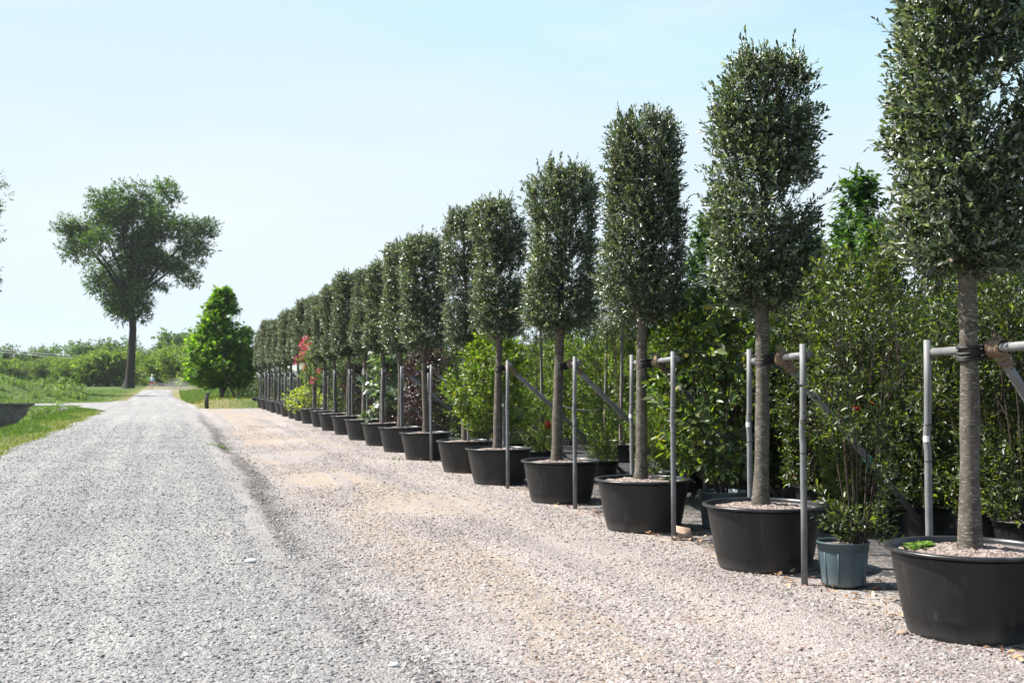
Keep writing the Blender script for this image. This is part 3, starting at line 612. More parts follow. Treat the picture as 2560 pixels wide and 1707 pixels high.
# ------------------------------------------------------------------ shrubs and trees behind the row
def shrub(seed, H, Rr, z0, ntw, ml, L, wr, pal, wts, m, tm='hex', shape='egg', nst=9, stem_r=0.009, gap=-0.45, tl=(0.10, 0.24), droop=0.0, spread=0.75, stemm='stem_bark', stemtop=0.92, freq=5.5, up=0.6):
    rg = np.random.default_rng(seed); n = int(ntw * 1.8); u = rg.random(n)
    if shape == 'egg': prof = np.sqrt(np.clip(1 - (2 * u - 0.85) ** 2 / 1.4, 0.03, 1))
    elif shape == 'fan': prof = 0.45 + 0.55 * np.sin(np.clip(u * 1.25, 0, 1) * 1.57) * np.where(u > 0.8, 1 - (u - 0.8) * 3.2, 1)
    elif shape == 'column': prof = np.where(u < 0.75, 1 - 0.15 * u, (1 - (u - 0.75) / 0.27) * 0.88 + 0.02)
    elif shape == 'cone': prof = np.where(u < 0.2, 0.62 + 1.9 * u, 1 - (np.clip(u - 0.2, 0, 1) / 0.8) ** 1.35) + 0.03
    else: prof = np.ones(n)
    ph = rg.random(n) * 6.283; z = z0 + u * (H - z0)
    am = 0.6 if shape == 'cone' else 1.0; sh = 1 + am * (0.20 * np.sin(ph * 3 + z * 2.7 + seed) + 0.14 * np.sin(ph * 2 - z * 4 + seed * 1.7))
    r = Rr * prof * sh * np.where(rg.random(n) < 0.6, rg.uniform(0.65, 1, n), np.sqrt(rg.random(n)) * 0.8)
    B = np.stack([r * np.cos(ph), r * np.sin(ph), z], -1)
    keep = sinoise(B, freq / max(0.3, Rr / 0.6), seed + 3) > gap
    B = B[keep][:ntw]; ph = ph[keep][:ntw]; n = len(B)
    T = np.stack([np.cos(ph) * 0.7, np.sin(ph) * 0.7, np.full(n, up)], -1) + rg.normal(0, 0.35, (n, 3))
    P, D, N = twigs(B, T, rg.uniform(*tl, n), ml, spread, 0.6, rg, droop); k = len(P)
    Ls = L * rg.uniform(0.6, 1.3, k); col = palette(k, pal, wts, 0.2, rg)
    fol = foliage_mesh('foliage', P, D, N, Ls, Ls * wr * rg.uniform(0.85, 1.15, k), col, tm, m)
    mb = MB()
    for i in range(nst):
        a = i / nst * 6.283 + rg.normal(0, 0.3); q = rg.uniform(0.25, 0.8) * Rr; h_ = H * rg.uniform(0.75, 1.0) * stemtop
        zz = np.linspace(0, h_, 7); rad = 0.04 + q * (zz / h_) ** 0.8
        mb.tube(np.stack([rad * np.cos(a + 0.15 * np.sin(zz * 2)), rad * np.sin(a + 0.15 * np.sin(zz * 2)), zz], -1), stem_r * np.linspace(1.2, 0.35, 7), 5, False)
    for i in rg.choice(n, min(n, 60), replace=False):
        b0 = B[i]; a = np.array([b0[0] * 0.45, b0[1] * 0.45, max(z0 * 0.6, b0[2] - 0.35)])
        mb.tube([a, (a + b0) / 2, b0], [stem_r * 0.5, stem_r * 0.4, stem_r * 0.2], 4, False)
    return [('foliage', fol), ('stems', data_of(mb, 'stems', stemm))]
def put(name, parts, label, cat, loc, rz=0, group=None, sc=None):
    o = thing(name, label, cat, loc, rz, group)
    for nm, me in parts: link(nm, me, o, None, 0, sc)
    return o
def small_pot_mesh(r, h, m, ribs=True):
    mb = MB(); mb.lathe([(0, 0.01), (r * 0.74, 0.01), (r * 0.78, 0), (r * 0.80, 0.02), (r * 0.92, h * 0.80), (r * 0.925, h * 0.86), (r * 0.90, h * 0.86)], 40)
    body = data_of(mb, 'body', m); mb = MB(); mb.lathe([(r * 0.925, h * 0.80), (r * 0.965, h * 0.81), (r * 0.975, h * 0.95), (r * 1.0, h * 0.955), (r * 1.005, h * 0.99), (r * 0.98, h), (r * 0.945, h * 0.99), (r * 0.93, h * 0.86)], 40)
    out = [('body', body), ('rim', data_of(mb, 'rim', m))]
    if ribs:
        for j in range(10):
            a = j / 10 * 6.283; mb = MB()
            mb.tube([[r * (0.803 + 0.118 * q) * math.cos(a), r * (0.803 + 0.118 * q) * math.sin(a), 0.02 + (h * 0.78 - 0.02) * q] for q in (0, 1)], 0.006, 5)
            out.append(('rib', data_of(mb, 'rib', m)))
    V = [[0, 0, 0]] + [[math.cos(j / 24 * 6.283) * r * 0.93, math.sin(j / 24 * 6.283) * r * 0.93, 0] for j in range(24)]
    so_ = build('soil', np.array(V), np.array([(0, 1 + j, 1 + (j + 1) % 24) for j in range(24)]), 'potting_mulch'); me = so_.data; bpy.data.objects.remove(so_)
    me.transform(__import__('mathutils').Matrix.Translation((0, 0, h * 0.9)))
    return out + [('soil', me)]
BLUEPOT = small_pot_mesh(0.206, 0.345, 'blue_plastic'); BLUEBIG = small_pot_mesh(0.27, 0.40, 'blue_plastic'); BLACKPOT = small_pot_mesh(0.29, 0.34, 'black_plastic', False)

GREEN = [(0.030, 0.045, 0.016), (0.062, 0.085, 0.026), (0.13, 0.155, 0.045), (0.017, 0.026, 0.010), (0.25, 0.07, 0.02)]
GW = [4, 3, 1.8, 4, 0.006]
HEDGE = [shrub(300 + i, 2.75, 0.75, 0.10, 900, 9, 0.060, 0.46, GREEN, GW, 'soft_leaf', 'hex', 'fan', 11, 0.011, -0.5) for i in range(3)]
LIME = [(0.075, 0.12, 0.02), (0.12, 0.175, 0.03), (0.045, 0.075, 0.016), (0.19, 0.215, 0.045)]
BROAD = [shrub(320 + i, 2.7, 0.72, 0.12, 560, 8, 0.105, 0.52, [(0.028, 0.05, 0.013), (0.055, 0.088, 0.02), (0.12, 0.15, 0.03), (0.22, 0.21, 0.045)], [5, 4, 1.5, 0.4], 'soft_leaf', 'hex', 'egg', 7, 0.010, -0.4, (0.14, 0.3), 0.25) for i in range(2)]
FINE = [shrub(330 + i, 2.35, 0.75, 0.15, 750, 9, 0.058, 0.62, LIME, [4, 4, 3, 1], 'soft_leaf', 'star', 'egg', 9, 0.009, -0.35) for i in range(2)]
DARK = [shrub(340 + i, 2.9, 0.85, 0.1, 700, 8, 0.085, 0.5, [(0.014, 0.024, 0.008), (0.03, 0.048, 0.014), (0.065, 0.095, 0.022)], [4, 3, 1.5], 'soft_leaf', 'rhomb', 'column', 7, 0.012, -0.7) for i in range(2)]
PURPLE = [shrub(350, 2.35, 0.58, 0.30, 720, 9, 0.060, 0.5, [(0.022, 0.010, 0.014), (0.045, 0.018, 0.022), (0.085, 0.045, 0.05)], [4, 3, 1.5], 'purple_leaf', 'hex', 'egg', 7, 0.010, -0.5)]
PALE = [shrub(360, 2.45, 0.55, 0.3, 120, 6, 0.20, 0.78, [(0.06, 0.09, 0.045), (0.11, 0.15, 0.085), (0.19, 0.235, 0.15)], [3, 4, 2], 'oak_leaf', 'star', 'egg', 5, 0.014, -0.5, (0.15, 0.35), 0.3)]
LIQ = [shrub(370 + i, 4.45, 0.43, 0.9, 620, 8, 0.115, 0.55, [(0.022, 0.055, 0.012), (0.04, 0.09, 0.018), (0.10, 0.18, 0.03)], [4, 4, 1.3], 'soft_leaf', 'star', 'column', 3, 0.022, -0.75, (0.12, 0.3), 0.45, up=0.9) for i in range(2)]
STD = [shrub(380, 3.5, 0.55, 2.15, 420, 9, 0.065, 0.42, [(0.05, 0.07, 0.03), (0.09, 0.11, 0.055), (0.14, 0.15, 0.09)], [4, 4, 2], 'oak_leaf', 'hex', 'egg', 3, 0.012, -0.5)]

# in-row shrub in its small blue-grey pot
fan = shrub(401, 2.3, 0.40, 0.02, 520, 8, 0.056, 0.42, GREEN, GW, 'soft_leaf', 'hex', 'fan', 11, 0.0065, -0.3, (0.08, 0.2))
put('plant_pot', BLUEPOT, 'small blue-grey plastic pot between the two nearest black tubs', 'plant pot', (5.10, 8.46, 0.03), 0.2, 'blue-grey plant pots')
o = put('shrub', fan, 'upright many-stemmed shrub in the small blue-grey pot', 'shrub', (5.22, 8.42, 0.31))
rg = np.random.default_rng(5); B = np.array([[0.10, -0.02, 2.0]]); T = np.array([[0.26, 0.0, 1.0]])
P, D, N = twigs(B, T, np.array([0.95]), 22, 0.75, 0.3, rg); k = len(P); Ls = np.full(k, 0.065)
link('shoot', foliage_mesh('shoot', P, D, N, Ls, Ls * 0.36, palette(k, GREEN, GW, 0.2, rg), 'hex', 'soft_leaf'), o)
link('shoot_stem', data_of(MB().tube([[0.0, 0, 1.3], B[0], B[0] + nrm(T)[0] * 0.95], [0.006, 0.005, 0.002], 5), 'shoot_stem', 'stem_bark'), o)
put('plant_pot', BLUEBIG, 'blue-grey ribbed pot behind the second and third black tubs', 'plant pot', (5.78, 12.05, 0.03), 0.5, 'blue-grey plant pots')
put('shrub', shrub(402, 2.35, 0.62, 0.22, 330, 8, 0.110, 0.52, [(0.026, 0.046, 0.012), (0.05, 0.082, 0.02), (0.13, 0.165, 0.035), (0.26, 0.24, 0.05)], [4, 4, 1.8, 0.6], 'soft_leaf', 'hex', 'egg', 7, 0.010, -0.35, (0.15, 0.32), 0.25),
    'broad-leaved shrub with yellowish tips in the blue-grey ribbed pot', 'shrub', (5.78, 12.05, 0.36))
# bright bush that hides the sixth trunk
put('shrub', shrub(403, 2.3, 0.62, 0.75, 850, 9, 0.064, 0.62, LIME, [4, 4, 2, 1.5], 'soft_leaf', 'star', 'egg', 8, 0.009, -0.3, (0.1, 0.26)), 'bright yellow-green bush hiding the trunk of the sixth holm oak', 'shrub', (5.18, 19.55, 0.02))
put('shrub', PURPLE[0], 'dark purple-leaved shrub left of the seventh holm oak trunk', 'shrub', (5.75, 27.9, 0.02), 0, 'purple-leaved shrubs')
put('shrub', PURPLE[0], 'lower dark purple-leaved shrub left of the large pale-leaved plant', 'shrub', (5.65, 38.2, 0.02), 2, 'purple-leaved shrubs', (0.9, 0.9, 0.86))
put('shrub', PURPLE[0], 'purple-leaved shrub in the shade behind the large pale-leaved plant', 'shrub', (6.1, 34.9, 0.02), 4, 'purple-leaved shrubs')
put('shrub', PALE[0], 'plant with large pale green leaves beside the ninth black tub', 'plant', (5.45, 31.0, 0.02))
put('shrub', shrub(404, 1.15, 0.72, 0.35, 150, 8, 0.10, 0.5, [(0.22, 0.26, 0.04), (0.32, 0.34, 0.06), (0.14, 0.19, 0.03)], [3, 3, 2], 'soft_leaf', 'rhomb', 'egg', 5, 0.010, -0.3, (0.2, 0.4)), 'low yellow-leaved shrub under the pink blossoms', 'shrub', (4.85, 46.0, 0.02))
# crape myrtle: green leaves with red blossom heads
cm = thing('crape_myrtle', 'crape myrtle with pink-red blossom heads among the far holm oaks', 'tree', (4.80, 42.9, 0.02))
for nm, me in shrub(405, 3.0, 0.50, 1.3, 190, 8, 0.085, 0.5, [(0.05, 0.09, 0.02), (0.10, 0.16, 0.03), (0.17, 0.22, 0.06)], [3, 4, 2], 'soft_leaf', 'rhomb', 'egg', 4, 0.014, -0.3): link(nm, me, cm)
for j, (a_, r_, z_, n_) in enumerate(((2.6, .35, 3.0, 60), (3.4, .48, 2.85, 60), (2.9, .42, 2.62, 70), (4.1, .45, 2.75, 50), (4.6, .35, 2.95, 55), (3.1, .62, 2.25, 26), (3.7, .45, 2.05, 28), (4.9, .62, 1.95, 26), (4.5, .68, 1.55, 24), (5.2, .70, 1.45, 18), (2.6, .5, 2.42, 40))):
    c_ = np.array([math.cos(a_) * r_, math.sin(a_) * r_ - 0.1, z_]); rg = np.random.default_rng(j)
    d_ = nrm(rg.normal(0, 1, (n_, 3))); P = c_ + d_ * 0.11 * rg.uniform(0.3, 1.2, (n_, 1)) * np.array([1, 1, 1.3]); Ls = np.full(n_, 0.055)
    link('blossom', foliage_mesh('blossom', P, d_, rg.normal(0, 1, (n_, 3)), Ls, Ls * 0.8, palette(n_, [(0.48, 0.06, 0.13), (0.62, 0.16, 0.25), (0.34, 0.03, 0.06)], [3, 2, 1], 0.15, rg), 'rhomb', 'petal'), cm)
# standards with thin pale trunks in the second line, each in a low black pot
for j, (x, y, s, txt) in enumerate(((7.85, 25.5, 1.0, 'between fourth and fifth holm oaks'), (8.71, 23.7, 1.02, 'left of a close pair'), (8.5, 22.2, 1.0, 'right of a close pair'), (8.1, 30.2, 0.98, 'just left of the fourth holm oak trunk'))):
    st_ = put('standard_tree', STD[0], f'slim standard tree with thin pale trunk, {txt}', 'tree', (x, y, 0.28), j * 1.9, 'slim standard trees behind the row', (s, s, s))
    z = np.linspace(0, 2.6, 12); mb = MB(); mb.tube(np.stack([0.02 * np.sin(z * 1.6 + j), 0.015 * np.cos(z * 1.3 + j), z], -1), np.linspace(0.042, 0.026, 12), 10, False)
    mb.build('trunk', 'thin_bark', st_)
    put('plant_pot', BLACKPOT, f'low black pot of the slim tree {txt}', 'plant pot', (x, y, 0.03), j, 'low black pots behind the row', (1.15, 1.15, 1))
# columnar sweetgum trees rising behind the hedge
for j, (x, y, s, txt) in enumerate(((9.5, 15.2, 1.0, 'tall in the gap between the two nearest holm oaks'), (9.6, 20.5, 1.02, 'in the gap between the second and third holm oaks'), (9.6, 12.75, 0.92, 'half hidden by the nearest holm oak'), (9.5, 18.0, 0.86, 'mostly hidden by the second holm oak'), (9.5, 16.6, 0.84, 'just right of the second holm oak crown'), (8.9, 13.9, 0.80, 'low, right of the small blue-grey pot'), (9.6, 23.2, 0.92, 'beside the third holm oak crown'))):
    put('sweetgum_tree', [LIQ[j % 2][0], LIQ[j % 2][1]], f'columnar bright green tree {txt}', 'tree', (x, y, 0.02), j * 2.1, 'columnar green trees behind the hedge', (s, s, s))
# hedge lines: several kinds, planted in low black pots on the weed mat
lab = {'h': 'small-leaved many-stemmed hedge shrub', 'b': 'broad-leaved green shrub', 'f': 'fine-leaved yellow-green shrub', 'd': 'dense dark green shrub'}
NTH = ['first', 'second', 'third', 'fourth', 'fifth', 'sixth', 'seventh', 'eighth', 'ninth', 'tenth', 'eleventh', 'twelfth', 'thirteenth', 'fourteenth', 'fifteenth', 'sixteenth', 'seventeenth', 'eighteenth', 'nineteenth']
TENS = {2: 'twenty', 3: 'thirty', 4: 'forty', 5: 'fifty', 6: 'sixty'}
def nth(n):
    if n <= 19: return NTH[n - 1]
    return (TENS[n // 10][:-1] + 'ieth') if n % 10 == 0 else TENS[n // 10] + '-' + NTH[n % 10 - 1]
count = {}
def seq(key): count[key] = count.get(key, 0) + 1; return nth(count[key])
kinds = {'h': HEDGE, 'b': BROAD, 'f': FINE, 'd': DARK}
grp = {'h': 'small-leaved hedge shrubs', 'b': 'broad-leaved shrubs behind the row', 'f': 'fine-leaved yellow-green shrubs', 'd': 'dark shrubs at the back'}
def hedge(kind, x, y, s, rz, pot=True, line='front'):
    v = kinds[kind][int(abs(x * 7 + y * 13)) % len(kinds[kind])]
    n_ = seq((kind, line)); put('shrub', v, f'{lab[kind]}, {n_} from the camera in the {line} line of the bed', 'shrub', (x, y, 0.24 if pot else 0.02), rz, grp[kind], (s * 0.94, s * 0.94, s * (0.97 + 0.16 * math.sin(y * 5.3 + x))))
    if pot: put('plant_pot', BLACKPOT, f'low black pot under the {n_} {lab[kind]} of the {line} line', 'plant pot', (x, y, 0.03), rz, 'low black pots under hedge shrubs')
rr_ = random.Random(3)
for y in np.arange(9.3, 15.6, 0.72): hedge('h', 7.55 + rr_.uniform(-0.15, 0.15), y, rr_.uniform(0.84, 0.96), rr_.uniform(0, 6))
for y in np.arange(10.5, 19, 0.95): hedge('h' if y < 14 else 'b', 8.6 + rr_.uniform(-0.2, 0.2), y, rr_.uniform(0.98, 1.1), rr_.uniform(0, 6), False, 'second')
for y in (14.1, 15.2, 16.3): hedge('b', 6.9 + rr_.uniform(-0.25, 0.25) + (y - 14) * 0.12, y, rr_.uniform(0.85, 1.02), rr_.uniform(0, 6), True, 'foremost')
for y in np.arange(20.0, 34, 1.15): hedge('f', 9.5 + rr_.uniform(-0.2, 0.2), y, rr_.uniform(0.95, 1.15), rr_.uniform(0, 6), False, 'third')
for y in np.arange(27.5, 70, 1.5): hedge(rr_.choice('hhbd'), 7.4 + rr_.uniform(-0.3, 0.3), y, rr_.uniform(0.85, 1.0), rr_.uniform(0, 6), False, 'long front')
for y in np.arange(11, 76, 1.35): hedge('d', 10.9 + rr_.uniform(-0.2, 0.2), y, rr_.uniform(0.98, 1.12), rr_.uniform(0, 6), False, 'rear')
for x_, y_ in ((6.5, 17.9), (6.35, 20.6), (6.6, 23.2), (6.3, 15.4), (6.9, 11.4), (6.4, 25.6)): hedge('f', x_, y_, 0.42, y_, True, 'low')
# irrigation hose
mb = MB(); xs = np.linspace(0, 1, 15)
mb.tube(np.stack([8.1 + 0.45 * xs, 25.6 - 3.3 * xs, 1.15 - 0.16 * np.sin(xs * 3.14)], -1), 0.014, 6)
tag(mb.build('irrigation_hose', 'rubber'), 'black irrigation hose sagging between the slim pale trunks', 'hose')
for j, (x, y, z, t_) in enumerate(((6.62, 10.7, 1.35, 'red plant label in the hedge left of the nearest trunk'), (6.35, 20.2, 0.85, 'orange-red plant label below the yellow-green bush'))):
    mb = MB(); mb.box((0, 0, 0), (0.055, 0.002, 0.018 if j == 0 else 0.06), 0.3); tag(mb.build('plant_label', 'red_tag', None, (x, y, z), False), t_, 'label')

# ------------------------------------------------------------------ broad crowned trees further away
def lobed_tree(name, label, loc, lobes, trunk, limbs, pal, wts, nper, L, m='far_leaf', barkm='old_bark', group=None, seed=1, tm='rhomb', wr=0.55, ml=6, gap=-0.35):
    rg = np.random.default_rng(seed); Ps = []; Ds = []; Ns = []; tone = []
    for (cx, cy, cz, rx, ry, rz) in lobes:
        n = max(8, int(nper * (rx * ry * rz) ** (2 / 3)))
        d = nrm(rg.normal(0, 1, (n, 3))); q = np.where(rg.random(n) < 0.7, rg.uniform(0.75, 1.05, n), rg.random(n) ** 0.5)[:, None]
        q = q * (1 + 0.22 * sinoise(d, 5, seed + int(cx * 10) % 97))[:, None]
        B = np.array([cx, cy, cz]) + d * q * np.array([rx, ry, rz])
        B = B[sinoise(B, (4.2 if gap > -0.3 else 3.0) / max(0.4, L * 2.2), seed + 5) > gap]
        d = nrm(B - np.array([cx, cy, cz]))
        P, D, N = twigs(B, d + np.array([0, 0, 0.3]) + rg.normal(0, 0.4, d.shape), rg.uniform(1.5, 3.0, len(B)) * L, ml, 0.75, 0.5, rg, 0.15)
        Ps.append(P); Ds.append(D); Ns.append(N); tone.append(np.full(len(P), rg.uniform(0.75, 1.3)))
    P = np.concatenate(Ps); k = len(P); Ls = L * rg.uniform(0.6, 1.4, k)
    o = thing(name, label, 'tree', loc, 0, group)
    link('crown', foliage_mesh('crown', P, np.concatenate(Ds), np.concatenate(Ns), Ls, Ls * wr, palette(k, pal, wts, 0.2, rg) * np.concatenate(tone)[:, None], tm, m), o)
    mb = MB(); mb.tube(trunk[0], trunk[1], 14, False); mb.build('trunk', barkm, o)
    if limbs:
        mb = MB()
        for p, r in limbs: mb.tube(p, r, 8, False)
        mb.build('limbs', barkm, o)
    return o
# big solitary tree: outline in metres about its foot
k_ = 165 * 1.017 / 3000 / 2.0625          # metres per zoomed pixel at its distance
lob = []
rg = np.random.default_rng(9)
for (px, py, rx, rz) in ((600, 255, 120, 105), (520, 230, 70, 65), (680, 200, 90, 65), (850, 180, 55, 75), (810, 240, 45, 50), (700, 350, 170, 120), (500, 350, 110, 90), (400, 385, 75, 55), (335, 370, 50, 32), (380, 490, 65, 55), (480, 470, 90, 75), (560, 560, 120, 85), (880, 360, 90, 65), (960, 320, 70, 40), (1050, 345, 65, 42), (1000, 450, 90, 75), (940, 540, 80, 70), (985, 600, 55, 35), (720, 560, 120, 95), (800, 500, 100, 90), (840, 570, 50, 60), (600, 740, 60, 55), (740, 690, 50, 70), (500, 640, 65, 45), (610, 660, 80, 60), (690, 460, 120, 100), (600, 800, 58, 48), (715, 770, 48, 58), (655, 720, 85, 70), (560, 720, 60, 50), (790, 640, 60, 60)):
    lob.append(((px - 668) * k_ * 0.85, rg.normal(0, 2.0), (1170 - py) * k_ * 0.955, rx * k_ * 0.80, rx * k_ * 0.80, rz * k_ * 0.80))
clumps = []
for (lx, ly, lz, ax_, ay_, az_) in lob:
    nn = max(4, int(2.5 * (ax_ * ay_ * az_) ** 0.6))
    for _ in range(nn):
        dd = nrm(rg.normal(0, 1, 3)); qq = rg.uniform(0.55, 1.12); rr0 = rg.uniform(0.65, 1.25)
        clumps.append((lx + dd[0] * ax_ * qq, ly + dd[1] * ay_ * qq, lz + dd[2] * az_ * qq, rr0 * 1.15, rr0 * 1.15, rr0 * 0.8))
zt = np.array([0, 0.5, 1.5, 4, 8, 10.5, 13, 16.5]); tx = np.array([-0.25, -0.15, -0.05, 0.12, 0.30, 0.12, 0.0, 0.3])
tk = (np.stack([tx, tx * 0, zt - 0.3], -1), np.array([1.0, 0.74, 0.60, 0.52, 0.46, 0.48, 0.40, 0.20]))
lm = [([[0.2, 0, 8.6], [1.1, 0, 9.6], [1.6, 0, 10.6], [1.4, 0.2, 12], [2.0, 0.3, 14]], [0.26, 0.22, 0.2, 0.18, 0.1])]
for (lx, ly, lz, a, b_, c) in lob[::2]: lm.append(([[0.15, 0, 9.5 + rg.uniform(0, 3)], [lx * 0.4, ly * 0.4, 10.5 + (lz - 10.5) * 0.5], [lx, ly, lz]], [0.30, 0.18, 0.05]))
lobed_tree('tree', 'tall solitary tree with broad uneven crown and dark trunk beside the road', (-5.52, 165, 0.5), clumps, tk, lm, [(0.022, 0.048, 0.010), (0.043, 0.082, 0.016), (0.09, 0.138, 0.027)], [4, 4, 1.5], 66, 0.30, seed=21, gap=-0.9)
# bright green conical tree at the end of the row, with its leaning stakes
pl = thing('plane_tree', 'bright green conical young tree at the far end of the yard', 'tree', (3.03, 80.6, 0.35))
for nm, me in shrub(410, 6.85, 2.2, 0.75, 2600, 8, 0.24, 0.72, [(0.046, 0.098, 0.012), (0.082, 0.152, 0.018), (0.17, 0.25, 0.03)], [4, 4, 2.2], 'bright_leaf', 'star', 'cone', 5, 0.03, -0.85, (0.3, 0.65), 0.3, freq=9): link(nm, me, pl)
mb = MB(); mb.tube([[0, 0, -0.2], [0.03, 0, 1.0], [0, 0, 4.5]], [0.16, 0.13, 0.04], 10, False); mb.build('trunk', 'thin_bark', pl)
for j, (dx, dy) in enumerate(((-1.0, -0.4), (0.9, 0.5), (0.95, -0.7), (1.35, -0.2), (0.5, 0.9))):
    mb = MB(); mb.tube([[dx, dy, 0], [dx * 0.12, dy * 0.12, 1.55]], 0.04, 8)
    tag(mb.build('stake', 'thin_bark', None, (3.03, 80.6, 0.32)), f'leaning wooden stake propping the conical tree, {seq(6)} of five', 'stake', 'stakes of the conical tree')
# partial tree at the left edge
rg = np.random.default_rng(4); lob = []
for (px, py, r_) in ((-10, 470, 0.75), (-22, 540, 0.9), (-70, 500, 1.7), (-90, 620, 2.1), (-25, 640, 0.6), (-15, 690, 0.75), (5, 735, 0.42), (-20, 725, 0.8), (-20, 800, 0.6), (-40, 830, 0.6), (-150, 560, 2.4), (-150, 740, 2.6), (-90, 780, 1.8), (-220, 640, 2.6)):
    s_ = 110 / 3000; lob.append(((px + 212) * s_, rg.normal(0, 1.2), 1.6 + (947 - py) * s_, r_ * 1.5, r_ * 1.5, r_ * 1.2))
c_, s_ = math.cos(R(15.73)), math.sin(R(15.73)); xc = (-240 - 1280) * 110 / 3000
lm = [([[0, 0, 2.5 + rg.uniform(0, 3)], [lx * 0.6, ly * 0.6, (lz + 3.5) / 2 + 0.8], [lx * 1.02, ly, lz]], [0.16, 0.09, 0.03]) for (lx, ly, lz, a, b_, c) in lob]
o = lobed_tree('tree', 'feathery tree at the left edge with only its branch tips in view', (xc * c_ + 110 * s_, -xc * s_ + 110 * c_, 0.9), lob, ([[0, 0, -0.6], [0.1, 0, 6], [0, 0, 15]], [0.45, 0.34, 0.10]), lm, [(0.03, 0.055, 0.018), (0.06, 0.09, 0.03), (0.10, 0.13, 0.05)], [3, 3, 1], 75, 0.26, seed=31, wr=0.45)
o.rotation_euler.z = R(-15.73)
# background wood: single trees, lighter bushes before them
def bgmesh(seed, pal, wts, L=0.55, n=42):
    rg = np.random.default_rng(seed); lb = []
    for j in range(9):
        a = rg.random() * 6.28; q = rg.uniform(0, 0.62); lb.append((math.cos(a) * q * 3.6, math.sin(a) * q * 3.6, rg.uniform(2.3, 7.0), rg.uniform(1.3, 2.2), rg.uniform(1.3, 2.2), rg.uniform(1.1, 1.9)))
    lb.append((0, 0, 1.6, 2.6, 2.6, 1.4))
    o = lobed_tree('tmp', 'tmp', (0, 0, 0), lb, ([[0, 0, -0.5], [0, 0, 3], [0, 0, 6]], [0.25, 0.2, 0.08]), None, pal, wts, n, L, seed=seed)
    r = [(ch.name.split('.')[0], ch.data) for ch in o.children]
    for ch in list(o.children): bpy.data.objects.remove(ch)
    bpy.data.objects.remove(o); return r
BGD = [bgmesh(600 + i, [(0.04, 0.07, 0.02), (0.068, 0.11, 0.03), (0.11, 0.15, 0.045)], [3, 4, 1.5]) for i in range(3)]
BGL = [bgmesh(620 + i, [(0.075, 0.115, 0.024), (0.115, 0.165, 0.034), (0.17, 0.21, 0.055)], [3, 4, 2], 0.42, 60) for i in range(3)]
def campt(px, Z):
    xc = (px - 1280) * Z / 3000; return xc * c_ + Z * s_, -xc * s_ + Z * c_
rr_ = random.Random(8)
bgs = [(-60, 1.0, 'd'), (20, 1.05, 'd'), (75, 0.85, 'd'), (110, 1.06, 'd'), (150, 0.8, 'd'), (195, 1.0, 'd'), (235, 1.1, 'd'), (270, 1.2, 'd'), (310, 1.1, 'd'), (345, 0.9, 'd'), (378, 0.95, 'd'), (410, 1.12, 'd'), (445, 1.35, 'd'), (480, 1.45, 'd'), (520, 1.3, 'd'), (560, 1.2, 'd'), (600, 1.1, 'd')]
for j, (px, s, _) in enumerate(bgs):
    x, y = campt(px, 275 + rr_.uniform(-12, 12))
    put('background_tree', BGD[j % 3], f'dark green tree of the distant wood, {seq(1)} from the left', 'tree', (x, y, 0.6), rr_.uniform(0, 6), 'dark trees of the distant wood', (s * 1.05, s * 1.05, s * 0.98))
for j, (px, Z, s) in enumerate(((-30, 235, 0.72), (15, 228, 0.7), (60, 232, 0.75), (105, 226, 0.72), (150, 190, 0.60), (182, 186, 0.66), (212, 188, 0.72), (242, 184, 0.80), (272, 186, 0.84), (302, 184, 0.80), (345, 205, 0.7), (378, 195, 0.66), (400, 188, 0.72), (425, 186, 0.84), (455, 180, 0.9), (490, 176, 0.9), (530, 172, 0.85), (575, 168, 0.85))):
    x, y = campt(px, Z)
    put('background_bush', BGL[j % 3], f'light green young tree before the distant wood, {seq(2)} from the left', 'tree', (x, y, 0.42), rr_.uniform(0, 6), 'light green plantation trees', (s, s, s * 0.86))
# dark low thicket closing the yard behind the row's end
for j in range(9): put('shrub', DARK[j % 2], f'dark shrub of the thicket behind the row end, {seq(3)} from the left', 'shrub', (4.2 + j * 0.9, 86 + 2.2 * math.sin(j * 2.1), 0.3), j, 'dark thicket behind the row end', (1.25, 1.25, 0.95 + 0.3 * math.sin(j)))
# overhead cable far behind
for j, dz in enumerate((0, 0.9)):
    a = campt(-120, 240); b_ = campt(430, 215); mb = MB(); us = np.linspace(0, 1, 14)
    mb.tube(np.stack([a[0] + (b_[0] - a[0]) * us, a[1] + (b_[1] - a[1]) * us, 8.2 + dz * 0.5 - 3.4 * us - 0.7 * np.sin(us * 3.14)], -1), 0.035, 5)
    tag(mb.build('overhead_cable', 'cable'), ('lower', 'upper')[j] + ' thin overhead cable before the distant wood', 'cable', 'overhead cables')

# ------------------------------------------------------------------ bollard, cyclist
bo = thing('bollard', 'short dark square post at the far left corner of the yard', 'post', (1.78, 69.2, 0.0))
mb = MB(); mb.box((0, 0, 0.40), (0.105, 0.105, 0.42)); mb.build('post', 'weathered_wood', bo, smooth=False)
mb = MB(); mb.box((0, 0, 0.845), (0.12, 0.12, 0.022)); mb.build('cap', 'weathered_wood', bo, smooth=False)
cyx, cyy = campt(381, 139); cyz = float(gz(cyx, cyy)) + 0.02
bk = thing('bicycle', 'bicycle ridden away along the gravel road', 'bicycle', (cyx, cyy, cyz), 0.05)
for s in (-0.52, 0.52):
    an = np.linspace(0, 6.283, 25); w = MB().tube(np.stack([0 * an, s + 0.33 * np.cos(an), 0.345 + 0.33 * np.sin(an)], -1), 0.02, 6, False).build('wheel', 'bike_dark', bk)
    mb = MB()
    for j in range(8): a = j / 8 * 6.283; mb.tube([[0, s, 0.345], [0, s + 0.32 * math.cos(a), 0.345 + 0.32 * math.sin(a)]], 0.004, 3)
    mb.build('spokes', 'cable', w)
mb = MB()
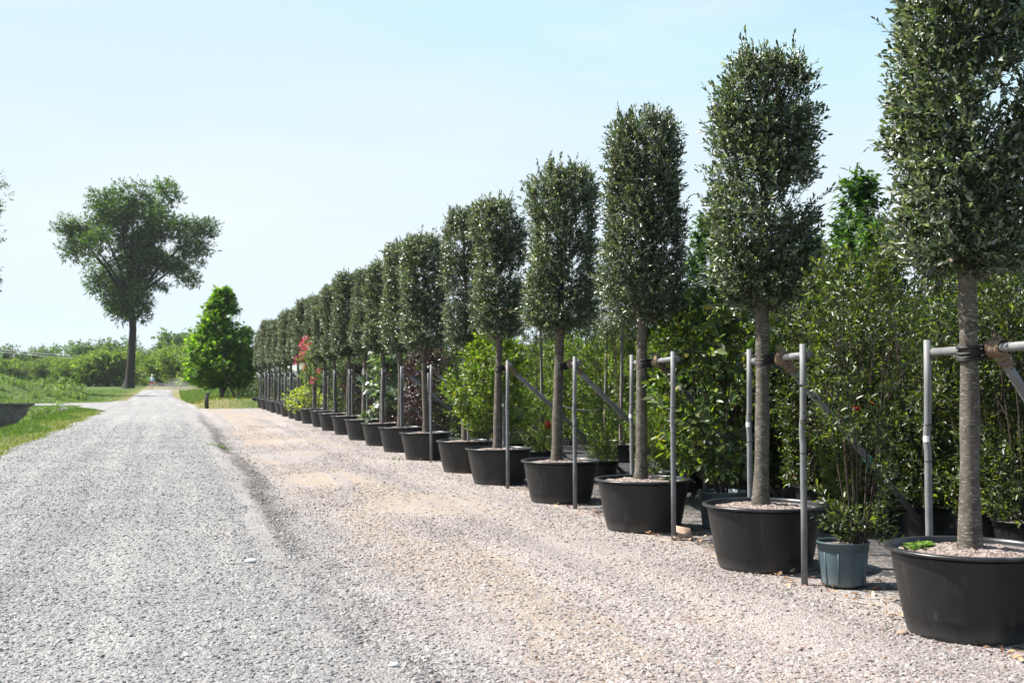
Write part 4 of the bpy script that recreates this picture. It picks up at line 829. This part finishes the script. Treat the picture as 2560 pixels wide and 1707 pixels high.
for p in ([[0, -.52, .345], [0, 0, .30], [0, -.12, .85], [0, -.52, .345]], [[0, 0, .30], [0, .40, .82], [0, -.10, .80]], [[0, .40, .88], [0, .52, .345]]):
    mb.tube(p, 0.018, 6)
mb.build('frame', 'bike_dark', bk)
MB().tube([[-.28, .33, 1.0], [-.2, .42, 1.0], [.2, .42, 1.0], [.28, .33, 1.0]], 0.015, 6).build('handlebar', 'bike_dark', bk)
mb = MB(); mb.box((0, -.13, .90), (0.07, 0.12, 0.03)); mb.build('saddle', 'bike_dark', bk)
per = thing('person', 'cyclist in light blue top and red shorts riding away', 'person', (cyx, cyy, cyz), 0.05)
def skin(name, V, E, rad, m, parent):
    me = bpy.data.meshes.new(name); me.from_pydata(V, E, []); o = link(name, me, parent)
    md = o.modifiers.new('skin', 'SKIN'); sd = o.modifiers.new('sub', 'SUBSURF'); sd.levels = 1; sd.render_levels = 1; md.use_smooth_shade = True
    for d, r in zip(me.skin_vertices[0].data, rad): d.radius = (r, r)
    me.skin_vertices[0].data[0].use_root = True; me.materials.append(MATS[m]); return o
V = [(0, -.12, .98), (0, -.02, 1.18), (0, .10, 1.42), (0, .14, 1.52), (0, .18, 1.60), (0, .20, 1.72), (.19, .10, 1.40), (.27, .24, 1.18), (.26, .36, 1.03), (.25, .42, 1.0), (-.19, .10, 1.40), (-.27, .24, 1.18), (-.26, .36, 1.03), (-.25, .42, 1.0),
     (.10, -.08, .94), (.12, .24, .78), (.11, .06, .42), (.11, .20, .36), (-.10, -.08, .94), (-.12, .12, .60), (-.11, -.04, .22), (-.11, .10, .16)]
E = [(0, 1), (1, 2), (2, 3), (3, 4), (4, 5), (2, 6), (6, 7), (7, 8), (8, 9), (2, 10), (10, 11), (11, 12), (12, 13), (0, 14), (14, 15), (15, 16), (16, 17), (0, 18), (18, 19), (19, 20), (20, 21)]
rad = [.14, .13, .14, .06, .09, .085, .07, .045, .035, .035, .07, .045, .035, .035, .10, .07, .045, .04, .10, .07, .045, .04]
skin('body', V, E, rad, 'skin', per)
skin('shirt', [V[i] for i in (1, 2, 6, 7, 10, 11, 0)], [(0, 1), (1, 2), (2, 3), (1, 4), (4, 5), (0, 6)], [.155, .17, .09, .065, .09, .065, .15], 'shirt_blue', per)
skin('shorts', [V[0], V[14], (.118, .12, .84), V[18], (-.113, .03, .74)], [(0, 1), (1, 2), (0, 3), (3, 4)], [.165, .125, .10, .125, .10], 'shorts_red', per)
MB().lathe([(0.11, -0.05), (0.115, 0.0), (0.105, 0.06), (0.07, 0.10), (0.0, 0.115)], 16).build('hat', 'helmet_white', per, (0, .20, 1.72))

m = bpy.data.materials.new('dust_air'); m.use_nodes = True; m.node_tree.nodes.clear(); MATS['dust_air'] = m
pv_ = m.node_tree.nodes.new('ShaderNodeVolumePrincipled'); mo_ = m.node_tree.nodes.new('ShaderNodeOutputMaterial'); pv_.inputs['Color'].default_value = (0.95, 0.92, 0.88, 1); pv_.inputs['Density'].default_value = 0.018
m.node_tree.links.new(pv_.outputs[0], mo_.inputs['Volume'])
mb = MB(); mb.lathe([(0.02, 0), (2.2, 0.05), (3.0, 0.5), (2.2, 1.0), (0.9, 1.35), (0.02, 1.45)], 20)
V = mb.V[0]; V[:, 1] *= 2.4; V[:, 2] *= 1 + 0.25 * np.sin(V[:, 0] * 1.7)
o = mb.build('dust_cloud', 'dust_air', None, (cyx + 2.2, cyy - 6, cyz - 0.15)); o['kind'] = 'stuff'; o['label'] = 'pale dust hanging over the road behind the cyclist'; o['category'] = 'dust'
# ------------------------------------------------------------------ grass, weeds, litter
def blades(name, x, y, hgt, pal, wts, label, seed, w=0.012, lean=0.35, ml=1):
    rg = np.random.default_rng(seed); n = len(x); z = gz(x, y) - 0.02
    P = np.stack([x, y, z], -1); D = np.stack([rg.normal(0, lean, n), rg.normal(0, lean, n), np.ones(n)], -1); N = rg.normal(0, 1, (n, 3))
    D = nrm(D); S_ = nrm(np.cross(D, N)); tip = P + D * hgt[:, None] + np.stack([rg.normal(0, 0.25, n), rg.normal(0, 0.25, n), 0 * x], -1) * hgt[:, None]
    V = np.stack([P - S_ * w * hgt[:, None] * 5, P + S_ * w * hgt[:, None] * 5, tip], 1).reshape(-1, 3)
    o = build(name, V, np.arange(n * 3).reshape(-1, 3), 'grass_blade', None, None, palette(n, pal, wts, 0.2, rg)); o['kind'] = 'stuff'; o['label'] = label; o['category'] = 'grass'; return o
rg = np.random.default_rng(77)
n = 110000; x = -3.05 - 5.8 * rg.random(n) ** 1.1; y = 17 + 60 * rg.random(n)
k = (y < np.interp(x, [-9, -5.5, -3.3, -3], [78, 74, 64, 60])) & (x < -3.45 + 0.30 * np.sin(y * 0.8) * 0.6 + 0.12 * np.sin(y * 2.1 + 2) + rg.normal(0.08, 0.12, n)); x = x[k]; y = y[k]
dryf = (x > -4.3 + 0.5 * np.sin(y * 0.5)) & (rg.random(len(x)) < 0.75)
GP = [(0.05, 0.095, 0.018), (0.078, 0.135, 0.026), (0.12, 0.165, 0.04), (0.19, 0.165, 0.075)]
blades('grass', x[~dryf], y[~dryf], rg.uniform(0.05, 0.16, (~dryf).sum()), GP, [3, 4, 2, 0.6], 'short green grass on the verge left of the road', 1, 0.016)
blades('dry_grass', x[dryf], y[dryf], rg.uniform(0.03, 0.09, dryf.sum()), [(0.25, 0.20, 0.09), (0.33, 0.265, 0.135), (0.14, 0.155, 0.05)], [3, 3, 1.4], 'straw-coloured dry grass along the road edge', 2, 0.02)
n = 40000; x = -32 + 28.6 * rg.random(n); y = 86.5 + 66 * rg.random(n) ** 1.3
k = (y > np.interp(x, [-40, -8, -4.6, -3.0], [86.4, 86.2, 92.5, 105])) & (x < -3.5); x = x[k]; y = y[k]
md_ = (x > -4.9 + 0.4 * np.sin(y * 0.3)) & (rg.random(len(x)) < 0.85)
blades('roadside_straw', x[md_], y[md_], rg.uniform(0.05, 0.12, md_.sum()), [(0.27, 0.21, 0.10), (0.33, 0.265, 0.135), (0.14, 0.155, 0.05)], [3, 3, 0.8], 'straw-coloured dry grass along the far left road edge', 6, 0.03)
x = x[~md_]; y = y[~md_]
rough = np.clip((-x - 6) / 5, 0, 1) * np.clip((128 - y) / 20, 0, 1)
blades('meadow_grass', x, y, rg.uniform(0.07, 0.17, len(x)) * (1 + 1.3 * rough * rg.random(len(x))), [(0.058, 0.105, 0.022), (0.09, 0.15, 0.035), (0.14, 0.18, 0.06), (0.20, 0.175, 0.085)], [3, 4, 2, 1], 'rough green grass on the bank beyond the side path', 3, 0.028)
n = 22000; x = 0.6 + 11 * rg.random(n) ** 1.5; y = 70 + 70 * rg.random(n); k = x > 1.25 - 1.7 * np.clip((y - 69) / 56, 0, 1) ** 1 + 0.25; x = x[k]; y = y[k]
d_ = (y < 78) & (rg.random(len(x)) < 0.6)
blades('bank_grass', x[~d_], y[~d_], rg.uniform(0.08, 0.26, (~d_).sum()), GP, [3, 4, 2, 0.8], 'green grass on the bank beyond the yard', 4, 0.026)
blades('bank_dry_grass', x[d_], y[d_], rg.uniform(0.06, 0.2, d_.sum()), [(0.34, 0.26, 0.12), (0.25, 0.18, 0.09), (0.14, 0.15, 0.05)], [3, 2, 2], 'dry brownish grass on the edge of the bank beyond the yard', 5, 0.026)
# tall leafy weeds by the ditch
def weed_mesh(seed, H, n, L, pal=((0.06, 0.11, 0.025), (0.11, 0.17, 0.04), (0.18, 0.23, 0.09))):
    return shrub(seed, H, H * 0.55, 0.02, n, 7, L, 0.32, list(pal), [3, 4, 2], 'soft_leaf', 'rhomb', 'egg', 6, 0.008, -0.6, (H * 0.15, H * 0.4), 0.2)
WEED = [weed_mesh(700 + i, 0.9, 60, 0.16) for i in range(3)]
rw_ = random.Random(12)
wd = sorted([(-5.3 - 0.06 * (y_ - 52) + rw_.uniform(-0.6, 0.5), y_, rw_.uniform(0.3, 0.62)) for y_ in np.linspace(52, 76, 26)] + [(-5.9 + rw_.uniform(-0.5, 0.4), y_, rw_.uniform(0.2, 0.36)) for y_ in np.linspace(34, 52, 14)], key=lambda q: q[1])
for j, (x, y, s) in enumerate(wd): put('weed', WEED[j % 3], f'leafy weed clump at the ditch edge before the culvert, {seq(4)} from the camera', 'plant', (x, y, float(gz(x, y))), j * 1.1, 'weeds along the ditch', (s, s, s))
for j in range(26):
    x = -6.5 - 0.42 * j - rr_.uniform(0, 0.4); y = 88.5 + rr_.uniform(0, 14); s = rr_.uniform(0.45, 0.85)
    put('weed', WEED[j % 3], f'leafy weed clump on the rough bank beyond the path, {seq(5)} from the road', 'plant', (x, y, float(gz(x, y)) - 0.03), j, 'weeds on the rough bank', (s, s, s))
for j, (x, y, s) in enumerate(((-7.2, 97, 1.3), (-8.0, 99, 1.5), (-6.4, 95, 0.8))):
    put('weed', WEED[j % 3], f'tall weed clump at the end of the rough bank, {seq(7)} of three', 'plant', (x, y, float(gz(x, y)) - 0.03), j, 'tall weeds at the end of the bank', (s, s, s))
def tuft(name, label, x, y, n, h, spread, seed, pal=GP, wts=(3, 4, 2, 0.8)):
    rg = np.random.default_rng(seed); o = blades(name, x + rg.normal(0, spread, n), y + rg.normal(0, spread, n), rg.uniform(0.4, 1, n) * h, pal, wts, label, seed, 0.014, 0.5)
    del o['kind']; o['category'] = 'grass tuft'; return o
tuft('grass_tuft', 'small green grass tuft on the ridge between road and yard', 1.0, 28.3, 90, 0.17, 0.11, 11)
tuft('grass_tuft', 'sparse weed sprig before the sixth and seventh black tubs', 4.30, 24.0, 26, 0.16, 0.08, 12)
tuft('grass_tuft', 'tiny weed sprouting in the gravel before the second black tub', 3.75, 8.85, 30, 0.05, 0.035, 13)
tuft('grass_tuft', 'faint dry sprig in the sand of the yard', 2.75, 13.2, 24, 0.07, 0.08, 14)
wp = weed_mesh(720, 0.08, 40, 0.03, ((0.10, 0.20, 0.03), (0.16, 0.26, 0.05), (0.2, 0.3, 0.08)))
put('weed', wp, 'small bright green weeds growing inside the nearest black tub', 'plant', (4.70, 6.85, 0.535), 0, None, (2.0, 1.2, 0.55))
# litter of dry leaves and twigs along the mat edge
rg = np.random.default_rng(88); n = 1700
x = 4.95 + np.abs(rg.normal(0, 0.55, n)) - 0.25; y = 5 + 20 * rg.random(n) ** 1.8
P = np.stack([x, y, 0.035 + 0.012 * rg.random(n)], -1); D = np.stack([rg.normal(0, 1, n), rg.normal(0, 1, n), rg.normal(0, 0.15, n)], -1); N = np.stack([rg.normal(0, 0.3, n), rg.normal(0, 0.3, n), np.ones(n)], -1)
Ls = rg.uniform(0.02, 0.075, n); V, F, rep = leaves(P, D, N, Ls, Ls * 0.45, 'hex')
o = build('leaf_litter', V, F, 'dry_leaf', None, None, np.repeat(palette(n, [(0.22, 0.10, 0.05), (0.32, 0.20, 0.11), (0.10, 0.06, 0.04), (0.40, 0.30, 0.2)], [3, 3, 2, 1], 0.2, rg), 2, 0)); o['kind'] = 'stuff'; o['label'] = 'dry brown leaf litter scattered along the edge of the weed mat'; o['category'] = 'leaf litter'
n = 260; x = 1.6 + 3.3 * rg.random(n); y = 6 + 9 * rg.random(n); P = np.stack([x, y, gz(x, y) + 0.03], -1); D = np.stack([rg.normal(0, 1, n), rg.normal(0, 1, n), rg.normal(0, 0.15, n)], -1); N = np.stack([0 * x, 0 * x, np.ones(n)], -1) + rg.normal(0, 0.2, (n, 3))
Ls = rg.uniform(0.015, 0.05, n); V, F, rep = leaves(P, D, N, Ls, Ls * 0.3, 'hex')
o = build('bark_litter', V, F, 'dry_leaf', None, None, np.repeat(palette(n, [(0.30, 0.13, 0.07), (0.36, 0.20, 0.13), (0.16, 0.07, 0.05)], [3, 2, 2], 0.2, rg), 2, 0)); o['kind'] = 'stuff'; o['label'] = 'reddish bark and leaf bits scattered over the gravel yard'; o['category'] = 'leaf litter'
def rock(name, label, cat, x, y, r, m, seed, sc=(1.2, 0.9, 0.6), z=0.0):
    rg = np.random.default_rng(seed); mb = MB(); k = 10
    pr = [(0.0, -0.6), (0.7, -0.45), (1.0, 0.0), (0.8, 0.5), (0.35, 0.8), (0.0, 0.85)]
    mb.lathe(pr, k); V = mb.V[0]; V *= rg.uniform(0.85, 1.15, (len(V), 1)); V[:k] = V[0]; V[-k:] = V[-1]; mb.V[0] = V * np.array(sc) * r
    return tag(mb.build(name, m, None, (x, y, float(gz(x, y)) + r * 0.3 + 0.015 + z), False), label, cat)
rock('stone', 'white stone on the ridge between road and yard', 'stone', 0.66, 10.75, 0.045, 'white_stone', 1)
rock('stone', 'white pebble on the road gravel near the bottom edge', 'stone', 1.21, 6.75, 0.028, 'white_stone', 2)
rock('stone', 'brown stone against the foot of the nearest black tub', 'stone', 4.50, 6.76, 0.035, 'terracotta', 3)
sh_ = MB(); sh_.add(np.array([(-.11, -.06, .0), (.09, -.09, .02), (.12, .03, .085), (-.06, .07, .12), (-.105, -.05, -.012), (.095, -.08, .008), (.125, .04, .073), (-.055, .08, .108)], float), np.array([(0, 1, 2, 3), (7, 6, 5, 4), (0, 4, 5, 1), (1, 5, 6, 2), (2, 6, 7, 3), (3, 7, 4, 0)]))
tag(sh_.build('shard', 'terracotta', None, (4.98, 11.35, 0.04), False), 'terracotta shard beside the foot of the third black tub', 'shard')
